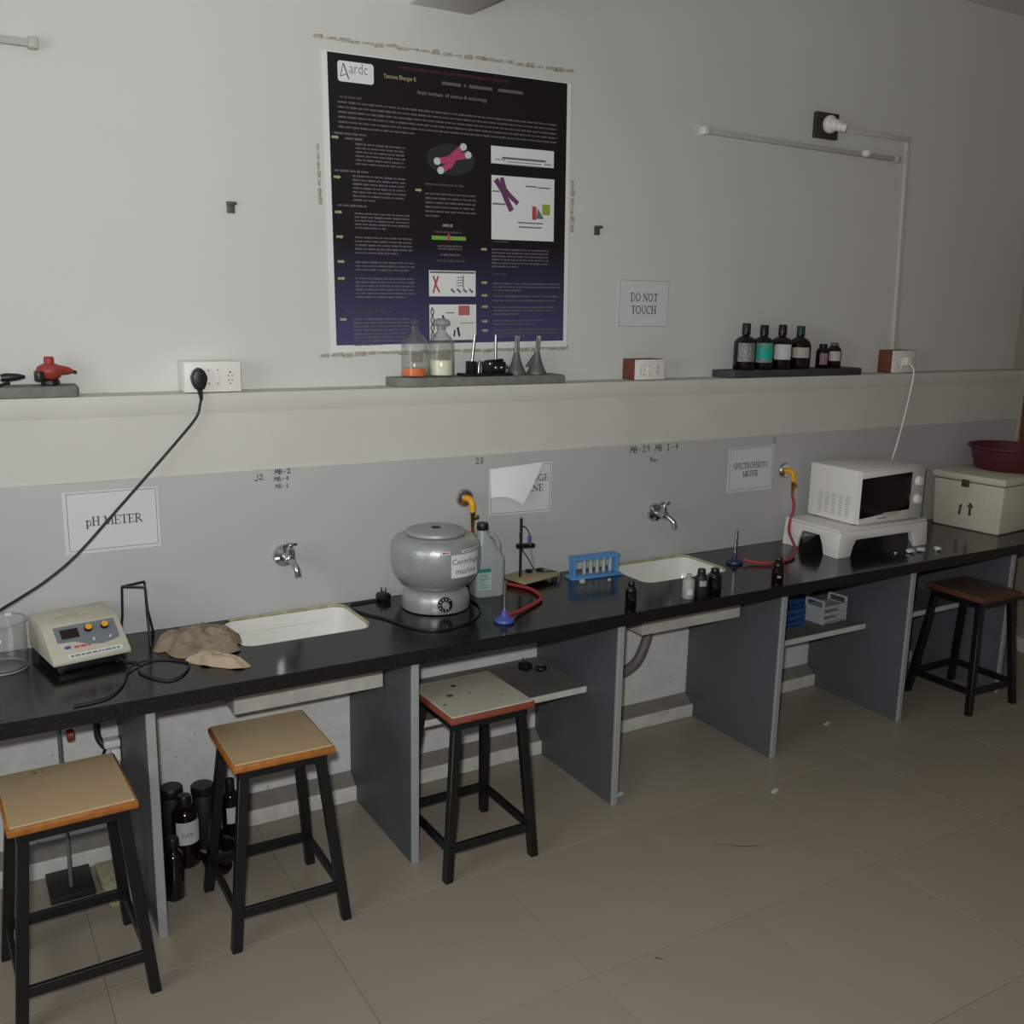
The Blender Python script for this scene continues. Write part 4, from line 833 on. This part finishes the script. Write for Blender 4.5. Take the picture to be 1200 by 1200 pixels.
f.stroke([(cx-.04, cz-.038), (cx-.005, cz-.018), (cx+.012, cz+.008), (cx+.065, cz+.02)], .022); f.build('chromosome', pk, t)
for a, b in ((-.058, -.009), (-.044, -.04), (.05, .048), (.07, .021)):
    f = Flat(-.0066); f.poly(arc(cx+a, cz+b, .014, .013, 0, 360, 12)[:-1]); f.build('chromosome_tip', wh, t)
f = Flat(-.0058); f.rect(1.643-ox, 2.066-oz, 1.785-ox, 2.080-oz); f.build('green_bar', gr, t)
f = Flat(-.0062); f.rect(1.708-ox, 2.064-oz, 1.718-ox, 2.088-oz); f.build('bar_marker', rd, t)
p1 = picture('diagram', 1.893, 2.412, 2.172, 2.350)
f = Flat(-.0062); f.rect(.195, .198, .39, .206).rect(.215, .188, .37, .191).rect(.215, .205-.028, .37, .181); 
for k in range(4): f.rect(.165+k*.012, .192, .172+k*.012, .197).rect(.385+k*.008, .186, .389+k*.008, .195)
f.build('diagram_marks', ink_line, p1, stuff=True)
p2 = picture('diagram', 1.895, 2.308, 2.176, 2.075)
bx, bz = 1.895-ox, 2.308-oz
f = Flat(-.0062); f.stroke([(bx+.022, bz-.02), (bx+.05, bz-.055), (bx+.065, bz-.085), (bx+.085, bz-.12)], .022).stroke([(bx+.045, bz-.012), (bx+.058, bz-.05), (bx+.085, bz-.075), (bx+.112, bz-.095)], .018); f.build('chromosome', pu, p2)
f = Flat(-.0064); f.rect(bx+.18, bz-.155, bx+.2, bz-.105); f.build('red_block', rd, p2)
f = Flat(-.0064); f.rect(bx+.226, bz-.135, bx+.262, bz-.095); f.build('green_block', M('print_lime', '#93A83A', .8), p2)
f = Flat(-.0064); f.rect(bx+.15, bz-.035, bx+.2, bz-.03).rect(bx+.205, bz-.037, bx+.262, bz-.032).rect(bx+.004, bz-.06, bx+.035, bz-.055).rect(bx+.004, bz-.106, bx+.06, bz-.1).rect(bx+.116, bz-.17, bx+.23, bz-.165).rect(bx+.12, bz-.186, bx+.225, bz-.181).poly([(bx+.2, bz-.15), (bx+.235, bz-.15), (bx+.205, bz-.11)]); f.build('diagram_marks', ink_line, p2, stuff=True)
p3 = picture('diagram', 1.630, 1.956, 1.826, 1.862)
f = Flat(-.0062); f.rect(1.633-ox, 1.946-oz, 1.823-ox, 1.953-oz)
for k in range(4): f.stroke([(1.722-ox+k*.026, 1.888-oz), (1.734-ox+k*.026, 1.878-oz)], .008)
for k in range(4): f.rect(1.745-ox, 1.90-oz+k*.010, 1.768-ox, 1.903-oz+k*.010)
f.rect(1.77-ox, 1.895-oz, 1.775-ox, 1.94-oz); f.build('diagram_marks', ink_line, p3, stuff=True)
f = Flat(-.0064); f.stroke([(1.648-ox, 1.934-oz), (1.657-ox, 1.91-oz), (1.647-ox, 1.876-oz)], .007).stroke([(1.667-ox, 1.934-oz), (1.657-ox, 1.905-oz), (1.672-ox, 1.878-oz)], .007); f.build('chromosome', rd, p3)
p4 = picture('diagram', 1.630, 1.832, 1.828, 1.700)
f = Flat(-.0062); f.rect(1.752-ox, 1.792-oz, 1.80-ox, 1.828-oz); f.build('pink_block', M('print_rose', '#B4686C', .8), p4)
f = Flat(-.0064)
for s in (-1, 1): f.stroke([(1.642-ox+s*.006*math.sin(k*.75), 1.82-oz-k*.007) for k in range(16)], .004)
f.stroke([(1.672-ox, 1.775-oz), (1.667-ox, 1.755-oz)], .008).stroke([(1.685-ox, 1.79-oz), (1.692-ox, 1.775-oz)], .008).stroke([(1.735-ox, 1.735-oz), (1.733-ox, 1.715-oz)], .007).stroke([(1.748-ox, 1.745-oz), (1.755-ox, 1.716-oz)], .009).rect(1.70-ox, 1.80-oz, 1.735-ox, 1.803-oz).rect(1.76-ox, 1.762-oz, 1.82-ox, 1.764-oz)
f.build('diagram_marks', M('print_navy', '#2B2C3A', .8), p4, stuff=True)
# old tape and peeled paint around the poster
random.seed(21)
def residue(label, x0, z0, x1, z1, n, w):
    g = G(); L = math.hypot(x1-x0, z1-z0)
    for k in range(n):
        a = k/n; b = a+random.uniform(.85, 1.15)/n; hh = w*random.uniform(.55, 1); sh = random.uniform(-.3, .3)*w
        xa, za, xb, zb_ = x0+(x1-x0)*a, z0+(z1-z0)*a, x0+(x1-x0)*b, z0+(z1-z0)*b
        if abs(x1-x0) > abs(z1-z0): g.add([(xa, 0, za+sh), (xb, 0, zb_+sh*.4), (xb-.004, 0, zb_+hh), (xa+.006, 0, za+hh*.8)], [(0, 1, 2, 3)])
        else: g.add([(xa, 0, za), (xa+hh, 0, za-.004), (xb+hh*.8, 0, zb_), (xb, 0, zb_+.004)], [(0, 1, 2, 3)])
    return g
rm = M('tape_residue', '#8C7F70', .8, var=(60, .4), hex2='#C3BDB0')
def put(g, label): o = g.build('tape_residue', rm, loc=(0, YU-.0008, 0)); return tag(o, label, 'tape residue', 'tape marks around the poster')
put(residue('', 1.206, 2.692, 2.252, 2.712, 24, .018), 'brown strip of old tape residue along the top of the poster')
put(residue('', 1.205, 1.640, 2.262, 1.662, 24, .02), 'brown strip of old tape residue along the bottom of the poster')
put(residue('', 1.212, 2.36, 1.215, 2.16, 7, .016), 'short brown tape residue at the left edge of the poster')
put(residue('', 2.258, 2.32, 2.258, 2.12, 6, .022), 'short red-brown tape residue at the right edge of the poster')

# ================================================================== paper signs
def sign(label, x0, z0, x1, z1, y, lines, b=.012, skew=(0, 0), bw=.0016):
    t = thing('paper_sign', label, 'sign', ((x0+x1)/2, y, (z0+z1)/2), group='printed paper signs'); w, h = x1-x0, z1-z0
    G().box(-w/2, w/2, -.0012, 0, -h/2, h/2).build('paper_sheet', paper, t)
    f = Flat(-.0016); f.border(-w/2+b, -h/2+b*.9, w/2-b*.7, h/2-b*.5, bw); f.build('printed_border', ink_line, t)
    f = Flat(-.0016)
    for tx, cx, z, hh, wid in lines: serif(f, tx, cx-wid/2, z, hh, wid)
    f.build('lettering', ink, t); return t
sign('paper sign reading pH METER above the pH meter', .325, 1.045, .610, 1.243, -.0052, [('pH METER', .005, -.012, .028, .170)])
for dx in (0, .1): pass
sign('paper sign reading DO NOT TOUCH to the right of the poster', 2.505, 1.745, 2.783, 1.951, YU-.0003, [('DO NOT', .0, .012, .033, .145), ('TOUCH', .0, -.040, .033, .135)])
sign('paper sign reading SPECTROPHOTO METER beside the far gas tap', 3.065, 1.02, 3.342, 1.224, -.0052, [('SPECTROPHOTO', .0, .004, .027, .215), ('METER', .0, -.034, .026, .095)])
t = thing('paper_sign', 'torn paper sign with a curled flap hiding half of its words', 'sign', (1.98, -.0052, 1.13), group='printed paper signs')
G().prism([(-.145, -.10), (.14, -.107), (.143, .098), (-.145, .085)], -.0012, 0, 'y').build('paper_sheet', paper, t)
f = Flat(-.0016); f.stroke([(-.135, .0), (-.137, -.093), (.131, -.098), (.136, .09), (.10, .088)], .0018); f.build('printed_border', ink_line, t)
f = Flat(-.0016); serif(f, 'CENTRIFUGE', -.105, .022, .026, .232); serif(f, 'MACHINE', -.077, -.018, .026, .180); f.build('lettering', ink, t)
# flap curling forward from the top edge
nu, nv = 12, 10; vs = []; A, B, C_ = Vector((-.145, 0, .018)), Vector((.105, 0, .098)), Vector((-.145, 0, .088))
for i in range(nu+1):
    for j in range(nv+1):
        u, v = i/nu, j/nv
        top = Vector((-.143+.240*u, 0, .083+.014*u)); bot = Vector((-.140+.130*u, 0, -.028+.008*math.sin(u*PI)-.034*u*u)); p = top.lerp(bot, v)
        p.x += .020*math.sin(v*PI/2)*0; p.y = -.003-.030*math.sin(v*PI*.55)*(.25+.75*u)-.006*math.sin(u*PI); vs.append(tuple(p))
g = G(); g.add(vs, [(i*(nv+1)+j, (i+1)*(nv+1)+j, (i+1)*(nv+1)+j+1, i*(nv+1)+j+1) for i in range(nu) for j in range(nv)])
g.add([(a, b+.0006, c) for a, b, c in vs], [(i*(nv+1)+j, i*(nv+1)+j+1, (i+1)*(nv+1)+j+1, (i+1)*(nv+1)+j) for i in range(nu) for j in range(nv)])
g.build('curled_flap', M('paper_bright', '#EDEEEB', .85), t, smooth=80)

# ================================================================== fittings on the upper wall
def hook(label, x, z):
    t = thing('wall_hook', label, 'hook', (x, YU, z), group='small wall hooks'); hm = M('hook_grey', '#5A5A57', .5, metal=.3)
    G().box(-.013, .013, -.006, 0, -.022, .012).build('back_plate', hm, t, bevel=.001); G().box(-.016, .016, -.022, -.0062, .004, .014).build('hook_lip', hm, t, bevel=.002)
hook('small grey wall hook left of the poster', .912, 2.135); hook('small grey wall hook right of the poster', 2.386, 2.139)
t = thing('bulb_holder', 'white angled lamp holder on a dark square plate', 'lamp holder', (3.633, YU, 2.658))
bp = G().box(-.072, .072, -.022, 0, -.055, .057).build('wooden_plate', M('plate_dark', '#3C3935', .6, var=(20, .3)), t, bevel=.003)
G().lathe([(.037, 0), (.040, .006), (.038, .018), (.026, .028)], 26, Matrix.Translation((.005, -.022, .006)) @ Matrix.Rotation(PI/2, 4, 'X')).build('rose', white_plastic, t, smooth=40)
tm = Matrix.Translation((.005, -.045, .004)) @ Matrix.Rotation(math.radians(112), 4, 'X') @ Matrix.Rotation(math.radians(34), 4, 'Y')
G().lathe([(.026, -.006), (.027, .02), (.022, .026), (.022, .042), (.018, .046), (.018, .066), (.012, .066)], 24, tm).build('socket_shell', white_plastic, t, smooth=40)
def batten(label, x0, x1, z0, z1, knob):
    t = thing('tube_light_batten', label, 'light batten', (x0, YU, z0), group='empty tube light battens'); L = x1-x0; dz = z1-z0
    bm_ = M('batten_grey', '#B7B6AE', .55)
    G().hexa([(0, -.022, -.010), (L, -.022, dz-.010), (L, 0, dz-.010), (0, 0, -.010)], [(0, -.022, .010), (L, -.022, dz+.010), (L, 0, dz+.010), (0, 0, .010)]).build('channel', bm_, t, bevel=.002)
    for x, z in ((0, 0), (L, dz)): G().box(x-.014, x+.014, -.036, -.0005, z-.016, z+.016).build('end_holder', white_plastic if x == 0 else bm_, t, bevel=.004)
    if knob: G().lathe([(.016, 0), (.016, .02), (.012, .026), (0, .026)], 16, Matrix.Translation((L*knob, -.022, dz*knob+.004)) @ Matrix.Rotation(PI/2, 4, 'X')).build('starter', white_plastic, t, smooth=40)
batten('thin grey tube light batten without a tube, right of the poster', 2.908, 4.125, 2.566, 2.556, .81)
batten('thin grey tube light batten at the top left of the wall', -.75, .352, 2.551, 2.553, 0)
cm = M('casing_strip', '#CBCAC1', .6)
o = G().box(3.728, 4.222, -.012, 0, 2.645, 2.668).build('cable_casing', cm, loc=(0, YU, 0), bevel=.002); tag(o, 'horizontal cable casing strip leading right from the lamp holder', 'cable casing')
o = G().hexa([(4.243, -.012, 1.641), (4.267, -.012, 1.641), (4.267, 0, 1.641), (4.243, 0, 1.641)], [(4.198, -.012, 2.6445), (4.222, -.012, 2.6445), (4.222, 0, 2.6445), (4.198, 0, 2.6445)]).build('cable_casing', cm, loc=(0, YU, 0), bevel=.002); tag(o, 'vertical cable casing strip rising from the far socket box', 'cable casing')

# ================================================================== things under the bench
t = thing('retort_stand', 'black retort stand on the floor behind the nearest stool', 'stand', (.250, -.13, 0))
G().box(-.065, .065, -.10, .06, 0, .022).build('base_plate', black_soft, t, bevel=.003); G().tube([(0, -.05, .02), (0, -.05, .66)], .0065, 12).build('rod', M('rod_grey', '#7A7C84', .35, metal=.4), t, smooth=40)
G().lathe([(.016, 0), (.018, .004), (.018, .018), (.012, .022)], 12, Matrix.Translation((.02, -.05, .525)) @ Matrix.Rotation(PI/2, 4, 'Y')).build('red_clamp_knob', M('knob_red', '#8A3732', .5), t, smooth=40)
t = thing('cardboard_carton', 'small speckled beige carton on the floor behind the nearest stool', 'carton', (.378, -.225, 0), .06)
sm = M('speckled_card', '#B3AB8E', .85, var=(25, .2), speck=(80, .64, '#4A4335'))
G().box(-.044, .044, -.10, .10, 0, .038).build('carton_body', sm, t, bevel=.002); G().box(-.046, .046, -.102, .102, .0382, .046).build('carton_lid', sm, t, bevel=.002)
t = thing('hanging_plugs', 'white socket fitting with dangling plugs on the nearest support panel', 'fitting', (.438, -.05, .40))
G().box(-.05, -.0005, -.02, .02, .005, .03).build('white_body', white_plastic, t, bevel=.004); G().box(-.03, -.0005, -.014, .014, -.05, -.005).build('white_plug', white_plastic, t, bevel=.005)
G().tube([(-.02, 0, -.05), (-.015, -.02, -.07), (-.02, -.05, -.085)], .008, 10).build('white_tail', white_plastic, t, smooth=50); G().tube([(-.04, 0, .01), (-.055, .01, -.04), (-.045, .0, -.10)], .005, 8, 5).build('cord', black_plastic, t, smooth=50)
cord('hanging_cable', 'thick black cable hanging under the worktop by the nearest panel', [(.374, -.02, ZT-TC-.004), (.378, -.02, .60), (.376, -.022, .50), (.375, -.03, .44), (.388, -.04, .41), (.40, -.045, .40)], .011, black_plastic)
# dark bottles on the floor by the nearest panel
bottle('floor_bottle', 'tall glossy black bottle on the floor against the nearest panel', .527, -.362, 0, .031, .205, dark_glass, black_plastic, neck=.5)
b, q = bottle('floor_bottle', 'dark bottle with a white label marked DW on the floor', .603, -.185, 0, .043, .245, amber_glass, black_plastic, neck=.42, lab=(.36, .68, lw, -PI/2-.9, -PI/2+1.0), shoulder=.74)
prn(q, 'DW', .022, -PI/2-.05, .115, .0447)
def can(label, x, y, r, h):
    t = thing('black_canister', label, 'canister', (x, y, 0), group='black canisters on the floor'); G().lathe([(0, 0), (r*.95, 0), (r, .004), (r, h*.86), (r*.96, h*.87)], 28).build('canister_body', black_soft, t, smooth=40)
    G().lathe([(r*1.06, h*.865), (r*1.08, h*.88), (r*1.08, h*.985), (r*1.0, h), (0, h)], 28).build('screw_lid', black_plastic, t, smooth=40)
can('black canister half hidden by the nearest panel', .582, -.085, .035, .235); can('black canister with a wide lid behind the stool leg', .682, -.10, .036, .225)
bottle('floor_bottle', 'dark bottle with a small white label nearest the plinth', .772, -.105, 0, .029, .225, amber_glass, black_plastic, neck=.45, lab=(.32, .58, lw, -PI/2-.7, -PI/2+.45), shoulder=.72)
for x, y, a, l in ((.735, -.175, .1, 'dark bottle lying on the floor near the black canister'), (.690, -.300, .5, 'dark bottle lying on the floor under the second stool')):
    t = thing('lying_bottle', l, 'bottle', (x, y, .0275), rot=(PI/2, 0, a))
    G().lathe([(0, -.02), (.025, -.02), (.027, -.016), (.027, .06), (.018, .075), (.011, .08), (.011, .095)], 22).build('bottle_body', dark_glass, t, smooth=45, loc=(0, 0, 0), rot=(PI, 0, 0)); G().lathe([(.013, .0955), (.013, .112), (0, .112)], 16).build('cap', black_plastic, t, smooth=40, rot=(PI, 0, 0))
# shelf contents
plug('small black plug on the shelf behind the pale-topped stool', 1.950, -.115, .4135, .4)
o = G().tube([(1.985, -.14, .421), (2.0, -.16, .421), (2.02, -.15, .421)], .011, 10).build('rubber_bung', black_plastic, smooth=50); tag(o, 'small black rubber bung on the shelf by the panel', 'bung')
def crate(label, x, y, z, rz, w, d, h, mt, tilt=0):
    t = thing('tube_crate', label, 'tube rack', (x, y, z), rz, 'racks on the bench shelf')
    for sx in (-1, 1):   # end plates with a handle opening
        g = G(); X = sx*(w/2-.003); lo = h*.70
        g.box(X-.003, X+.003, -d/2, d/2, 0, lo).box(X-.003, X+.003, -d/2, -d/2+.012, lo, h-.010).box(X-.003, X+.003, d/2-.012, d/2, lo, h-.010).box(X-.003, X+.003, -d/2, d/2, h-.010, h); g.build('end_plate', mt, t)
    for z0 in (0, h*.32, h*.62): G().box(-w/2+.0065, w/2-.0065, -d/2+.002, d/2-.002, z0+.001, z0+.006).build('tier', mt, t)
    for k in range(3): G().box(-w/2+.0065, w/2-.0065, -d/2, -d/2+.0015, .012+k*.03, .026+k*.03).build('front_rail', mt, t)
    return t
crate('small white plastic tube rack on the shelf', 3.56, -.20, .4056, .05, .165, .11, .115, M('white_rack', '#B9BCC0', .5))
crate('dark blue plastic tube rack at the left of the shelf', 3.325, -.17, .4056, -.05, .15, .10, .10, navy_plastic)
crate('dark blue plastic tube rack at the back of the shelf', 3.47, -.065, .4056, .0, .20, .09, .125, navy_plastic)
for x, y, l in ((2.15, -.50, 'scrap of white paper on the floor beside the third panel'), (3.38, -.42, 'scrap of white paper on the floor below the racks'), (2.70, -.77, 'scrap of white paper on the open floor')):
    o = G().prism([(-.02, -.006), (.018, -.01), (.024, .006), (-.012, .01)], .0004, .004, 'z').build('paper_scrap', paper, loc=(x, y, 0), rot=(0, 0, .4)); tag(o, l, 'paper scrap', 'paper scraps on the floor')
